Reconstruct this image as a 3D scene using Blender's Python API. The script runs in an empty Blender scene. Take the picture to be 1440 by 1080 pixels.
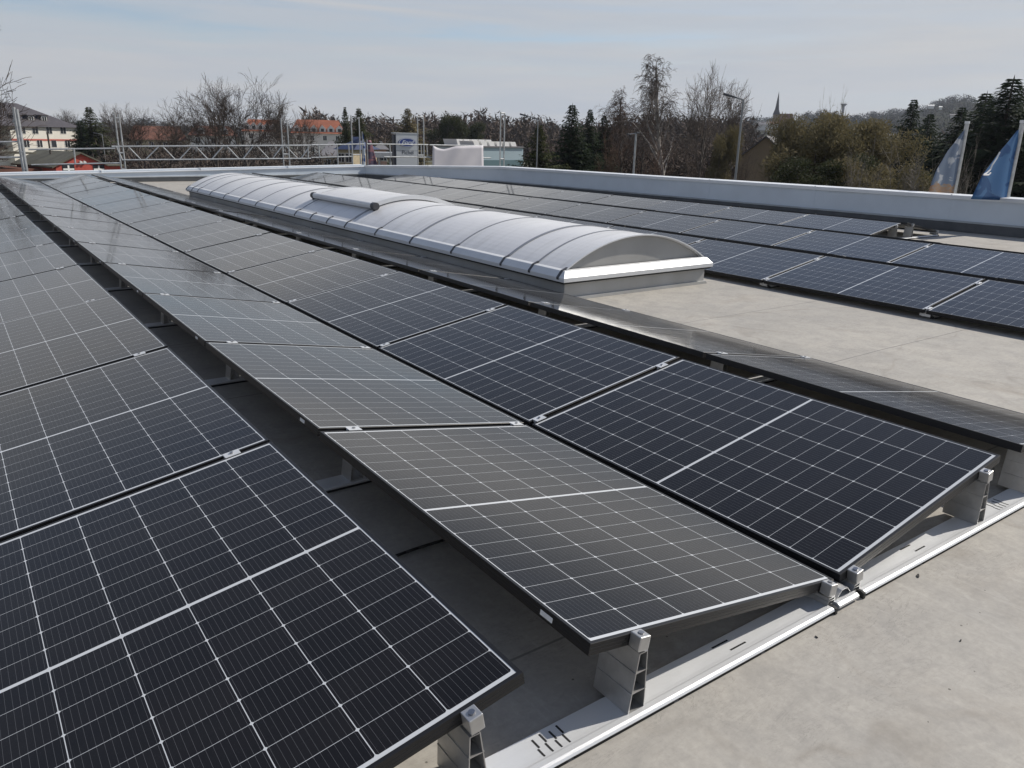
import bpy, bmesh, math, random
from mathutils import Vector, Matrix, Euler
R = math.radians
scn = bpy.context.scene
col = scn.collection
# ------------------------------------------------------------------ camera
CAM = Vector((-2.2988, -1.2397, 1.4956))
FW = Vector((0.55934504, 0.77255984, -0.30047366))
RT = Vector((0.81363315, -0.58100778, 0.02076184))
UP = Vector((0.15853777, 0.25608836, 0.95356412))
FPX = 1088.14
cd = bpy.data.cameras.new('camera'); cam = bpy.data.objects.new('camera', cd); col.objects.link(cam)
m = Matrix((RT, UP, -FW)).transposed().to_4x4(); m.translation = CAM
cam.matrix_world = m
cd.sensor_width = 36.0; cd.lens = FPX / 1440 * 36.0; cd.clip_start = 0.05; cd.clip_end = 20000
scn.camera = cam
# ------------------------------------------------------------------ light
SUN = Vector((0.72, -0.16, 0.655)).normalized()
sl = bpy.data.lights.new('sun', 'SUN'); so = bpy.data.objects.new('sun', sl); col.objects.link(so)
sl.energy = 4.9; sl.angle = R(0.6); sl.color = (1.0, 0.94, 0.85)
so.rotation_euler = SUN.to_track_quat('Z', 'Y').to_euler(); so.location = (0, 0, 50)
world = bpy.data.worlds.new('World'); scn.world = world; world.use_nodes = True
scn.cycles.max_bounces = 14; scn.cycles.diffuse_bounces = 7
scn.view_settings.view_transform = 'Standard'; scn.view_settings.look = 'None'
scn.view_settings.exposure = 0.0; scn.view_settings.gamma = 1.0


class NT:
    """small helper for node trees"""
    def __init__(s, tree): s.t = tree; s.n = tree.nodes; s.l = tree.links
    def new(s, typ, **kw):
        n = s.n.new(typ)
        for k, v in kw.items(): setattr(n, k, v)
        return n
    def put(s, sock, v):
        if isinstance(v, bpy.types.NodeSocket): s.l.new(v, sock)
        elif v is not None: sock.default_value = v
    def math(s, op, a, b=None, c=None):
        n = s.new('ShaderNodeMath', operation=op)
        s.put(n.inputs[0], a); s.put(n.inputs[1], b); s.put(n.inputs[2], c)
        return n.outputs[0]
    def mix(s, f, a, b, typ='MIX'):
        n = s.new('ShaderNodeMix', data_type='RGBA', blend_type=typ)
        s.put(n.inputs[0], f)
        s.put(n.inputs[6], a if isinstance(a, bpy.types.NodeSocket) else (*a, 1))
        s.put(n.inputs[7], b if isinstance(b, bpy.types.NodeSocket) else (*b, 1))
        return n.outputs[2]
    def noise(s, vec, scale, detail=3, rough=0.55, dist=0.0):
        n = s.new('ShaderNodeTexNoise'); s.put(n.inputs['Vector'], vec)
        n.inputs['Scale'].default_value = scale; n.inputs['Detail'].default_value = detail
        n.inputs['Roughness'].default_value = rough; n.inputs['Distortion'].default_value = dist
        return n.outputs['Fac']
    def ramp(s, f, a, b, lo=0.0, hi=1.0):
        n = s.new('ShaderNodeMapRange'); n.clamp = True
        s.put(n.inputs[0], f); n.inputs[1].default_value = a; n.inputs[2].default_value = b
        n.inputs[3].default_value = lo; n.inputs[4].default_value = hi
        return n.outputs[0]
    def mapping(s, vec, scale=(1, 1, 1), rot=(0, 0, 0), loc=(0, 0, 0)):
        n = s.new('ShaderNodeMapping'); s.put(n.inputs['Vector'], vec)
        n.inputs['Scale'].default_value = scale; n.inputs['Rotation'].default_value = rot
        n.inputs['Location'].default_value = loc
        return n.outputs[0]


w = NT(world.node_tree); w.n.clear()
sky = w.new('ShaderNodeTexSky', sky_type='NISHITA'); sky.sun_disc = False
sky.sun_elevation = math.asin(SUN.z); sky.sun_rotation = math.atan2(SUN.x, SUN.y)
sky.air_density = 1.0; sky.dust_density = 0.4; sky.ozone_density = 1.6
bg = w.new('ShaderNodeBackground'); bg.inputs['Strength'].default_value = 0.105
tc = w.new('ShaderNodeTexCoord')
dirv = tc.outputs['Generated']
sep = w.new('ShaderNodeSeparateXYZ'); w.put(sep.inputs[0], dirv)
v1 = w.mapping(dirv, scale=(1.1, 1.1, 13.0), rot=(R(1.5), R(2.5), R(20)))
v2 = w.mapping(dirv, scale=(3.0, 3.0, 34.0), rot=(R(-1.0), R(3.5), R(70)))
n1 = w.noise(v1, 1.6, 5, 0.55, 0.5); n2 = w.noise(v2, 1.3, 4, 0.6, 0.2)
cl = w.math('ADD', w.math('MULTIPLY', n1, 0.72), w.math('MULTIPLY', n2, 0.28))
elev = sep.outputs[2]
fac = w.math('MULTIPLY', w.ramp(cl, 0.40, 0.52, 0.86, 1.0), w.ramp(elev, 0.27, 0.40, 1.0, 0.20))
# a few clear streaks in the cirrus low over the town
dv = w.new('ShaderNodeVectorMath', operation='DOT_PRODUCT'); w.put(dv.inputs[0], dirv); dv.inputs[1].default_value = (math.sin(R(22)), math.cos(R(22)), 0)
lm = w.ramp(dv.outputs['Value'], .78, .95, 0.0, 1.0)
for e0, wd_, am in ((.118, .020, .85), (.088, .009, .40), (.158, .014, .45)):
    off = w.math('MULTIPLY', w.math('SUBTRACT', n1, .5), .10)
    dd = w.math('ABSOLUTE', w.math('SUBTRACT', elev, w.math('ADD', off, e0)))
    bnd = w.math('MULTIPLY', w.ramp(dd, 0.0, wd_, 1.0, 0.0), w.math('MULTIPLY', lm, w.ramp(n2, .40, .56, .25, 1.0)))
    fac = w.math('MULTIPLY', fac, w.math('SUBTRACT', 1.0, w.math('MULTIPLY', bnd, am)))
# thin cirrus veil, a little greyer towards the right-hand (sun-side) horizon
tone = w.ramp(n2, 0.3, 0.7, 0.0, 1.0)
cloud = w.mix(tone, (4.65, 4.98, 5.50), (5.45, 5.50, 5.60))
# bright cloud added out of view, right of its axis, to lift panel reflections
db = w.new('ShaderNodeVectorMath', operation='DOT_PRODUCT'); w.put(db.inputs[0], dirv); db.inputs[1].default_value = (math.sin(R(50)), math.cos(R(50)), 0)
added_bank = w.math('MULTIPLY', w.ramp(db.outputs['Value'], .72, .93), w.math('MULTIPLY', w.ramp(elev, .165, .215), w.ramp(elev, .25, .31, 1.0, 0.0)))
cloud = w.mix(added_bank, cloud, (8.6, 8.6, 8.6))
skyc = w.mix(fac, w.mix(1.0, sky.outputs[0], (.98, .96, 1.0), 'MULTIPLY'), cloud)
w.put(bg.inputs['Color'], skyc)
wo = w.new('ShaderNodeOutputWorld'); w.l.new(bg.outputs[0], wo.inputs[0])

# ------------------------------------------------------------------ helpers
def ray(px, py):
    return FW + RT * ((px - 720) / FPX) - UP * ((py - 540) / FPX)
def at(px, py, dist):
    """world point seen at photo pixel (px,py), dist metres away horizontally"""
    d = ray(px, py); return CAM + d * (dist / math.hypot(d.x, d.y))
def at_y(px, py, y):
    d = ray(px, py); return CAM + d * ((y - CAM.y) / d.y)
def at_z(px, py, z):
    d = ray(px, py); return CAM + d * ((z - CAM.z) / d.z)
GROUND = -4.5

def tag(o, label=None, cat=None, group=None, kind=None):
    if label: o['label'] = label
    if cat: o['category'] = cat
    if group: o['group'] = group
    if kind: o['kind'] = kind
    return o
def empty(name, loc=(0, 0, 0), rot=(0, 0, 0), label=None, cat=None, group=None):
    o = bpy.data.objects.new(name, None); col.objects.link(o)
    o.empty_display_size = 0.1; o.location = loc; o.rotation_euler = rot
    return tag(o, label, cat, group)
def link(name, me, mat=None, parent=None):
    o = bpy.data.objects.new(name, me); col.objects.link(o)
    if mat and not me.materials: me.materials.append(mat)
    if parent: o.parent = parent
    return o
KIDS = {}
def copy_tree(o, parent=None):
    c = o.copy(); col.objects.link(c); c.parent = parent
    for ch in o.children: copy_tree(ch, c)
    return c

class MB:
    def __init__(s): s.v = []; s.f = []
    def add(s, vs, fs):
        b = len(s.v); s.v += [tuple(p) for p in vs]; s.f += [tuple(i + b for i in f) for f in fs]; return s
    def box(s, lo, hi):
        x0, y0, z0 = lo; x1, y1, z1 = hi
        return s.add([(x0, y0, z0), (x1, y0, z0), (x1, y1, z0), (x0, y1, z0), (x0, y0, z1), (x1, y0, z1), (x1, y1, z1), (x0, y1, z1)],
                     [(0, 3, 2, 1), (4, 5, 6, 7), (0, 1, 5, 4), (1, 2, 6, 5), (2, 3, 7, 6), (3, 0, 4, 7)])
    def hexa(s, lo4, hi4):
        return s.add(list(lo4) + list(hi4), [(0, 3, 2, 1), (4, 5, 6, 7), (0, 1, 5, 4), (1, 2, 6, 5), (2, 3, 7, 6), (3, 0, 4, 7)])
    def tube(s, p0, p1, r0, r1=None, n=8, cap=True):
        r1 = r0 if r1 is None else r1
        p0 = Vector(p0); p1 = Vector(p1); d = (p1 - p0)
        if d.length < 1e-7: return s
        d.normalize(); a = d.orthogonal().normalized(); b = d.cross(a)
        vs = []
        for p, r in ((p0, r0), (p1, r1)):
            for i in range(n):
                t = 2 * math.pi * i / n; vs.append(p + (a * math.cos(t) + b * math.sin(t)) * r)
        fs = [(i, (i + 1) % n, n + (i + 1) % n, n + i) for i in range(n)]
        if cap: fs += [tuple(range(n - 1, -1, -1)), tuple(range(n, 2 * n))]
        return s.add(vs, fs)
    def path(s, pts, r, n=6):
        for a, b in zip(pts[:-1], pts[1:]): s.tube(a, b, r, r, n)
        return s
    def prism(s, poly, axis, a, b):
        """2-D polygon extruded along axis (0,1,2) from a to b"""
        def P(u, v, t): return ((t, u, v), (u, t, v), (u, v, t))[axis]
        n = len(poly)
        vs = [P(u, v, a) for u, v in poly] + [P(u, v, b) for u, v in poly]
        fs = [(i, (i + 1) % n, n + (i + 1) % n, n + i) for i in range(n)] + [tuple(range(n - 1, -1, -1)), tuple(range(n, 2 * n))]
        return s.add(vs, fs)
    def mesh(s, name, bevel=0.0, smooth=False, seg=2, weld=False):
        me = bpy.data.meshes.new(name); me.from_pydata(s.v, [], s.f)
        bm = bmesh.new(); bm.from_mesh(me)
        if weld: bmesh.ops.remove_doubles(bm, verts=bm.verts, dist=1e-5)
        bmesh.ops.recalc_face_normals(bm, faces=bm.faces)
        if bevel:
            es = [e for e in bm.edges if len(e.link_faces) == 2 and e.calc_face_angle(0) > 0.5]
            bmesh.ops.bevel(bm, geom=es, offset=bevel, segments=seg, affect='EDGES', profile=0.5, clamp_overlap=True)
        bm.to_mesh(me); bm.free()
        if smooth: me.polygons.foreach_set('use_smooth', [True] * len(me.polygons))
        return me
    def raw(s, name, smooth=False):
        me = bpy.data.meshes.new(name); me.from_pydata(s.v, [], s.f)
        if smooth: me.polygons.foreach_set('use_smooth', [True] * len(me.polygons))
        return me
    def obj(s, name, mat, parent=None, **kw):
        return link(name, s.mesh(name, **kw), mat, parent)

# ------------------------------------------------------------------ materials
def mat(name, color=(.5, .5, .5), rough=.6, metal=0.0, spec=.5, var=0.0, scale=4.0, bump=0.0, bscale=40.0, var2=None, coat=0.0, stretch=(1, 1, 1)):
    mt = bpy.data.materials.new(name); mt.use_nodes = True
    t = NT(mt.node_tree); p = t.n['Principled BSDF']
    p.inputs['Roughness'].default_value = rough; p.inputs['Metallic'].default_value = metal
    p.inputs['Specular IOR Level'].default_value = spec
    if coat: p.inputs['Coat Weight'].default_value = coat; p.inputs['Coat Roughness'].default_value = .15
    tcn = t.new('ShaderNodeTexCoord'); vec = t.mapping(tcn.outputs['Object'], scale=stretch)
    if var:
        c2 = var2 or tuple(max(0, c * (1 - var)) for c in color); c1 = color if var2 else tuple(c * (1 + var) for c in color)
        f = t.ramp(t.noise(vec, scale, 5, .6), .3, .7)
        t.put(p.inputs['Base Color'], t.mix(f, c1, c2))
        t.put(p.inputs['Roughness'], t.ramp(t.noise(vec, scale * 2.3, 4), .3, .7, max(.03, rough * .85), min(1, rough * 1.15)))
    else: p.inputs['Base Color'].default_value = (*color, 1)
    if bump:
        b = t.new('ShaderNodeBump'); b.inputs['Strength'].default_value = bump; b.inputs['Distance'].default_value = .01
        t.put(b.inputs['Height'], t.noise(vec, bscale, 4, .6)); t.put(p.inputs['Normal'], b.outputs[0])
    return mt

M = {}
M['frame'] = mat('black_anodised', (.010, .010, .011), .40, .0, .35)
M['alu'] = mat('mill_aluminium', (.68, .69, .695), .38, .40, .5, var=.07, scale=7, bump=.05, bscale=160, stretch=(.2, 1, 1))
M['alu_dull'] = mat('dull_aluminium', (.52, .52, .515), .42, .85, .5, var=.16, scale=12)
M['galv'] = mat('galvanised_steel', (.42, .43, .43), .5, .7, .5, var=.22, scale=6)
M['bolt'] = mat('bolt_steel', (.35, .35, .36), .3, 1.0)
M['rubber'] = mat('black_rubber', (.014, .014, .014), .8)
M['hole'] = mat('dark_slot', (.012, .012, .012), .9)
M['sticker'] = mat('paper_sticker', (.72, .72, .70), .6, var=.06, scale=60)
M['cable'] = mat('black_cable', (.012, .012, .013), .5)
M['coping'] = mat('coping_sheet', (.74, .76, .78), .42, .25, .5, var=.07, scale=1.5)
M['wallface'] = mat('parapet_sheet', (.60, .66, .72), .5, .1, .5, var=.07, scale=1.1, bump=.04, bscale=3)
M['membrane_up'] = mat('upstand_membrane', (.085, .09, .095), .7, var=.25, scale=3, bump=.1, bscale=20)
M['membrane_strip'] = mat('upstand_strip', (.36, .385, .40), .6, var=.15, scale=3)
M['curb'] = mat('curb_sheet', (.47, .475, .47), .5, .15, .5, var=.12, scale=1.3, bump=.05, bscale=6, var2=(.36, .355, .335), stretch=(1, 1, .35))
M['lid'] = mat('white_aluminium', (.66, .67, .675), .4, .1, .5, var=.05, scale=3)
M['clip'] = mat('dark_clip', (.07, .07, .075), .5, .3)
M['rib'] = mat('rib_profile', (.30, .31, .33), .45, .5)
M['gasket'] = mat('gasket', (.02, .02, .02), .7)

# glazing of the barrel skylight: opal multiwall polycarbonate
def glazing_material():
    mt = bpy.data.materials.new('opal_polycarbonate'); mt.use_nodes = True
    t = NT(mt.node_tree); p = t.n['Principled BSDF']
    tcn = t.new('ShaderNodeTexCoord'); v = tcn.outputs['Object']
    f = t.ramp(t.noise(t.mapping(v, scale=(1, 1, 3)), 1.2, 4), .3, .7)
    t.put(p.inputs['Base Color'], t.mix(f, (.63, .63, .64), (.70, .70, .70)))
    sp0 = t.new('ShaderNodeSeparateXYZ'); t.put(sp0.inputs[0], v)
    run = t.ramp(t.noise(t.mapping(v, scale=(.8, 9, .8)), 1.0, 5, .65), .50, .74)
    base_c = p.inputs['Base Color'].links[0].from_socket
    t.put(p.inputs['Base Color'], t.mix(t.math('MULTIPLY', run, .38), base_c, (.30, .29, .26)))
    p.inputs['Roughness'].default_value = .30
    p.inputs['Specular IOR Level'].default_value = .55
    sp = t.new('ShaderNodeSeparateXYZ'); t.put(sp.inputs[0], v)
    wv = t.math('SINE', t.math('MULTIPLY', sp.outputs[1], 2 * math.pi / .032))
    b = t.new('ShaderNodeBump'); b.inputs['Strength'].default_value = .12; b.inputs['Distance'].default_value = .002
    t.put(b.inputs['Height'], wv); t.put(p.inputs['Normal'], b.outputs[0])
    return mt
M['glazing'] = glazing_material()

PW, PL, PT = 1.134, 1.775, .035     # module width, length, frame height
TILT = math.asin(.1937 / 1.134)
def panel_material():
    mt = bpy.data.materials.new('solar_cells_under_glass'); mt.use_nodes = True
    t = NT(mt.node_tree); p = t.n['Principled BSDF']
    tcn = t.new('ShaderNodeTexCoord'); v = tcn.outputs['Object']
    s = t.new('ShaderNodeSeparateXYZ'); t.put(s.inputs[0], v); X, Y = s.outputs[0], s.outputs[1]
    mx, my, mid = .0155, .0235, .012
    px = (PW - 2 * mx) / 6; half = (PL - 2 * my - mid) / 2; py = half / 9
    # fold the two halves on top of each other: yy runs 0..half from the outer end
    yy = t.math('SUBTRACT', t.math('SUBTRACT', PL / 2, t.math('ABSOLUTE', t.math('SUBTRACT', Y, PL / 2))), my)
    xx = t.math('SUBTRACT', X, mx)
    def edge(c, pitch):   # distance to nearest cell border
        fr = t.math('FRACT', t.math('DIVIDE', c, pitch))
        return t.math('MULTIPLY', t.math('MINIMUM', fr, t.math('SUBTRACT', 1.0, fr)), pitch)
    ex, ey = edge(xx, px), edge(yy, py)
    lx = t.math('LESS_THAN', ex, .0011); ly = t.math('LESS_THAN', ey, .00065)
    dia = t.math('LESS_THAN', t.math('ADD', ex, ey), .0062)
    out = t.math('MAXIMUM', t.math('MAXIMUM', t.math('LESS_THAN', xx, 0.0), t.math('GREATER_THAN', xx, px * 6)),
                 t.math('MAXIMUM', t.math('LESS_THAN', yy, 0.0), t.math('GREATER_THAN', yy, half)))
    white = t.math('MAXIMUM', t.math('MAXIMUM', lx, ly), t.math('MAXIMUM', dia, out))
    bb = px / 11.0
    eb = edge(t.math('SUBTRACT', xx, bb * .5), bb)
    bus = t.math('MULTIPLY', t.math('LESS_THAN', eb, .00040), .22)
    oi = t.new('ShaderNodeObjectInfo')
    rnd = oi.outputs['Random']
    cx = t.math('FLOOR', t.math('DIVIDE', xx, px)); cy = t.math('FLOOR', t.math('DIVIDE', yy, py))
    wn = t.new('ShaderNodeTexWhiteNoise', noise_dimensions='4D')
    cb = t.new('ShaderNodeCombineXYZ'); t.put(cb.inputs[0], cx); t.put(cb.inputs[1], cy); t.put(cb.inputs[2], t.math('GREATER_THAN', Y, PL / 2))
    t.put(wn.inputs['Vector'], cb.outputs[0]); t.put(wn.inputs['W'], rnd)
    cell = t.mix(wn.outputs['Value'], (.0042, .0043, .0056), (.0068, .0064, .0074))
    c1 = t.mix(bus, cell, (.30, .31, .33))
    c2 = t.mix(white, c1, (.50, .52, .54))
    # thin film of dust, heavier towards the lower edge, with faint run marks
    n3 = t.noise(v, 2.2, 5, .6); n4 = t.noise(t.mapping(v, scale=(2.0, 16, 1)), 1.0, 4, .6)
    dust = t.math('MULTIPLY', t.ramp(t.math('ADD', t.math('MULTIPLY', n3, .6), t.math('MULTIPLY', n4, .4)), .38, .68), .012)
    c3 = t.mix(dust, c2, (.30, .27, .235))
    t.put(p.inputs['Base Color'], c3)
    t.put(p.inputs['Roughness'], t.ramp(n3, .3, .7, .055, .115))
    p.inputs['IOR'].default_value = 1.33
    p.inputs['Sheen Weight'].default_value = .045; p.inputs['Sheen Roughness'].default_value = .45
    return mt
M['cells'] = panel_material()

# ------------------------------------------------------------------ roof surface
def roof_material():
    mt = bpy.data.materials.new('roof_membrane'); mt.use_nodes = True
    t = NT(mt.node_tree); p = t.n['Principled BSDF']
    tcn = t.new('ShaderNodeTexCoord'); v = tcn.outputs['Object']
    big = t.ramp(t.noise(v, .8, 8, .68, .6), .36, .64)
    mid = t.ramp(t.noise(v, 3.2, 6, .65, .5), .32, .70)
    fine = t.noise(v, 38, 4, .7)
    c = t.mix(big, (.42, .395, .35), (.335, .318, .288))
    c = t.mix(t.math('MULTIPLY', t.ramp(t.noise(v, 4.5, 8, .72, .8), .44, .66), .55), c, (.255, .245, .228))
    c = t.mix(t.math('MULTIPLY', t.ramp(t.noise(v, 1.4, 5, .6, 1.0), .55, .72), .5), c, (.44, .41, .36))
    # brown silt where puddles dried
    silt = t.ramp(t.noise(t.mapping(v, loc=(3, 7, 0)), .9, 7, .62, .8), .57, .75)
    c = t.mix(t.math('MULTIPLY', silt, .55), c, (.25, .21, .165))
    c = t.mix(t.ramp(fine, .35, .75, 0, .40), c, (.20, .19, .175))
    # scuffs: thin dark curved strokes
    st = t.noise(t.mapping(v, scale=(1.0, 4.0, 1), rot=(0, 0, .5)), 3.0, 6, .72, 2.2)
    scuff = t.math('SUBTRACT', 1.0, t.ramp(t.math('ABSOLUTE', t.math('SUBTRACT', st, .5)), 0, .012))
    patch = t.ramp(t.noise(t.mapping(v, loc=(11, 2, 0)), 1.9, 4), .46, .60)
    c = t.mix(t.math('MULTIPLY', t.math('MULTIPLY', scuff, patch), .6), c, (.13, .12, .11))
    sm = t.noise(t.mapping(v, scale=(2.2, 7.0, 1), rot=(0, 0, -.35)), 2.0, 8, .74, 1.2)
    c = t.mix(t.math('MULTIPLY', t.ramp(sm, .52, .70), .30), c, (.215, .205, .19))
    sm2 = t.noise(t.mapping(v, scale=(5.5, 1.6, 1), rot=(0, 0, .6), loc=(4, 9, 0)), 2.4, 8, .72, 1.5)
    c = t.mix(t.math('MULTIPLY', t.ramp(sm2, .54, .72), .34), c, (.47, .45, .41))
    pud = t.noise(t.mapping(v, loc=(5, 1, 0)), .75, 3, .45, .4)
    rim = t.math('SUBTRACT', 1.0, t.ramp(t.math('ABSOLUTE', t.math('SUBTRACT', pud, .545)), 0, .014))
    c = t.mix(t.math('MULTIPLY', rim, t.ramp(t.noise(v, 6, 4), .35, .65, .05, .42)), c, (.19, .165, .135))
    # small dark grit
    vo = t.new('ShaderNodeTexVoronoi'); t.put(vo.inputs['Vector'], v); vo.inputs['Scale'].default_value = 14
    spot = t.math('MULTIPLY', t.math('LESS_THAN', vo.outputs['Distance'], .055), t.math('GREATER_THAN', t.noise(v, 7, 2), .56))
    c = t.mix(t.math('MULTIPLY', spot, .75), c, (.06, .05, .045))
    # welded sheet overlaps every 1.45 m
    s = t.new('ShaderNodeSeparateXYZ'); t.put(s.inputs[0], v)
    yw = t.math('ADD', s.outputs[1], t.math('MULTIPLY', t.noise(v, .8, 3), .03))
    fr = t.math('FRACT', t.math('DIVIDE', t.math('SUBTRACT', yw, .365), 1.45))
    seam = t.math('LESS_THAN', fr, .0065)
    c = t.mix(t.math('MULTIPLY', seam, .75), c, (.13, .125, .12))
    t.put(p.inputs['Base Color'], c)
    t.put(p.inputs['Roughness'], t.ramp(mid, 0, 1, .62, .85)); p.inputs['Specular IOR Level'].default_value = .35
    b = t.new('ShaderNodeBump'); b.inputs['Strength'].default_value = .35; b.inputs['Distance'].default_value = .006
    lap = t.ramp(fr, 0, .03, 0, .5)
    hgt = t.math('ADD', t.math('ADD', t.math('MULTIPLY', fine, .25), t.math('MULTIPLY', t.noise(v, 2.0, 4), .9)), lap)
    t.put(b.inputs['Height'], hgt); t.put(p.inputs['Normal'], b.outputs[0])
    return mt
M['roof'] = roof_material()

# parapet line (inner face), counter-clockwise as seen from above
c2p = Vector((12.82, 20.62)); c1p = Vector((10.62, 26.2)); lfp = Vector((-13.0, 25.9)); nrp = Vector((14.2, -11.0))
roof_poly = [(-13.0, -11.0), (nrp.x + .4, -11.0), (c2p.x + .4, c2p.y + .1), (c1p.x + .3, c1p.y + .4), (lfp.x, lfp.y + .4)]
rb = MB(); rb.prism(roof_poly, 2, GROUND, 0.0)
tag(rb.obj('roof', M['roof']), kind='structure')

# ------------------------------------------------------------------ parapet walls
def wall_segment(name, label, p, q, zp, zq, bevel=.004, fall=.012):
    """parapet from p to q; its inner face on the line pq, body to the right of p->q"""
    root = empty(name, (0, 0, 0), label=label, cat='parapet wall', group='parapet walls round the roof')
    p = Vector(p); q = Vector(q); d = (q - p).normalized(); nrm = Vector((-d.y, d.x))   # nrm points to the roof side
    def ring(s, a, b, z0p, z0q, z1p, z1q):
        P = lambda pt, o, z: (pt.x + nrm.x * o, pt.y + nrm.y * o, z)
        s.hexa([P(p, a, z0p), P(q, a, z0q), P(q, b, z0q), P(p, b, z0p)], [P(p, a, z1p), P(q, a, z1q), P(q, b, z1q), P(p, b, z1p)])
    uh = .17
    s = MB(); ring(s, 0, -.32, -.02, -.02, zp - .012, zq - .012); s.obj('wall_face', M['wallface'], root)
    s = MB(); ring(s, .055, .001, .002, .002, min(uh, zp * .62), min(uh, zq * .62)); s.obj('upstand', M['membrane_up'], root, bevel=.008)
    s = MB(); ring(s, .062, .0015, min(uh, zp * .62) + .001, min(uh, zq * .62) + .001, min(uh, zp * .62) + .035, min(uh, zq * .62) + .035); s.obj('flashing_strip', M['membrane_strip'], root, bevel=.004)
    s = MB(); ring(s, .03, -.36, zp - .085, zq - .085, zp, zq)
    for k_ in (4, 5): x_, y_, z_ = s.v[k_]; s.v[k_] = (x_, y_, z_ - fall)
    cp = s.obj('coping', M['coping'], root, bevel=bevel)
    Lw = (q - p).length; kw = int(Lw / 2.9)
    for i in range(1, kw + 1):
        f = i / (kw + 1); pt = p.lerp(q, f); zt_ = zp + (zq - zp) * f - .088; zb_ = min(uh, zp * .62) + .037
        if zt_ - zb_ < .08: continue
        jw = MB(); a = pt + nrm * .0035; b = pt + nrm * .0004; hw = d * .011
        jw.hexa([(a.x - hw.x, a.y - hw.y, zb_), (a.x + hw.x, a.y + hw.y, zb_), (b.x + hw.x, b.y + hw.y, zb_), (b.x - hw.x, b.y - hw.y, zb_)],
                [(a.x - hw.x, a.y - hw.y, zt_), (a.x + hw.x, a.y + hw.y, zt_), (b.x + hw.x, b.y + hw.y, zt_), (b.x - hw.x, b.y - hw.y, zt_)])
        jw.obj('sheet_joint', M['wallface'], root)
    # coping joints
    L = (q - p).length; k = int(L / 3.0)
    j = MB()
    for i in range(1, k + 1):
        f = i / (k + 1); pt = p.lerp(q, f); z = zp + (zq - zp) * f
        a = pt + nrm * .032; b = pt - nrm * .362; hw = d * .012
        j.hexa([(a.x - hw.x, a.y - hw.y, z - .087), (a.x + hw.x, a.y + hw.y, z - .087), (b.x + hw.x, b.y + hw.y, z - .087), (b.x - hw.x, b.y - hw.y, z - .087)],
               [(a.x - hw.x, a.y - hw.y, z + .002), (a.x + hw.x, a.y + hw.y, z + .002), (b.x + hw.x, b.y + hw.y, z + .002), (b.x - hw.x, b.y - hw.y, z + .002)])
    if k: j.obj('coping_joint', M['coping'], cp)
    return root
wall_segment('parapet_wall', 'long blue-grey parapet wall along the right side of the roof', nrp, c2p, .70, .665)
wall_segment('parapet_wall', 'short blue-grey parapet section across the far corner below the white sheet', c2p, c1p, .665, .50)
wall_segment('parapet_wall', 'low far parapet with white coping below the lattice girder', c1p, lfp, .52, .06, fall=.055)

# ------------------------------------------------------------------ solar modules
def ring_profile(prof):
    s = MB(); n = len(prof); vs = []
    for d, z in prof:
        vs += [(d, d, z), (PW - d, d, z), (PW - d, PL - d, z), (d, PL - d, z)]
    fs = []
    for i in range(n):
        j = (i + 1) % n
        for k in range(4):
            l = (k + 1) % 4
            fs.append((i * 4 + k, i * 4 + l, j * 4 + l, j * 4 + k))
    return s.add(vs, fs)
prof = [(.0, -.0012), (.0, -.011), (.0006, -.0118), (.0006, -.0135), (.0, -.0143), (.0, -.0215), (.0006, -.0223), (.0006, -.024), (.0, -.0248), (.0, -PT),
        (.022, -PT), (.022, -PT + .0016), (.0112, -PT + .0016), (.0112, 0.0), (.0012, 0.0)]
me_frame = ring_profile(prof).mesh('panel_frame')
me_glass = MB().box((.0113, .0113, -.0068), (PW - .0113, PL - .0113, -.0014)).mesh('cell_sheet')
me_back = MB().box((.0116, .0116, -.0082), (PW - .0116, PL - .0116, -.0070)).mesh('backsheet')
M['backsheet'] = mat('white_backsheet', (.72, .72, .71), .6)
me_stick = MB().box((PW + .0002, PL - .205, -.026), (PW + .0011, PL - .152, -.011)).mesh('sticker')
for me, k in ((me_frame, 'frame'), (me_glass, 'cells'), (me_back, 'backsheet'), (me_stick, 'sticker')): me.materials.append(M[k])
ORD = ['nearest', 'second', 'third', 'fourth', 'fifth', 'sixth', 'seventh', 'eighth', 'ninth', 'tenth', 'eleventh', 'twelfth', 'thirteenth', 'fourteenth', 'fifteenth']
proto = empty('solar_panel'); link('frame', me_frame, None, proto); link('cell_sheet', me_glass, None, proto); link('backsheet', me_back, None, proto)
proto_s = empty('solar_panel'); link('frame', me_frame, None, proto_s); link('cell_sheet', me_glass, None, proto_s); link('backsheet', me_back, None, proto_s); link('sticker', me_stick, None, proto_s)
used = set(); rngp = random.Random(5)
PITCH = 1.799; GV = .0347; GR = .2145; WC = PW * math.cos(TILT); LOWZ = .085
def place_panel(xlow, y0, side, label, group, sticker=False):
    """side +1: rises towards +x, -1: rises towards -x"""
    src = proto_s if sticker else proto
    o = src if src not in used else copy_tree(src)
    used.add(src)
    jt = R(rngp.gauss(0, .10)); jr = R(rngp.gauss(0, .06))
    if side > 0: o.location = (xlow, y0, LOWZ); o.rotation_euler = (jr, -TILT + jt, 0)
    else: o.location = (xlow, y0 + PL, LOWZ); o.rotation_euler = (jr, -TILT + jt, math.pi)
    tag(o, label, 'solar panel', group)
    return o
def nth(i): return 'nearest' if i == 0 else ORD[i] + ' from the near end'
XB = -GV / 2 - WC - GR - WC; XC = -GV / 2; XD = GV / 2; XE = GV / 2 + WC + GR + WC
FX, FY = 4.885, .44
RPITCH = 2 * WC + GR + GV
gA = 'solar panels of the left field'; gB = 'solar panels of the right field'
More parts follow.
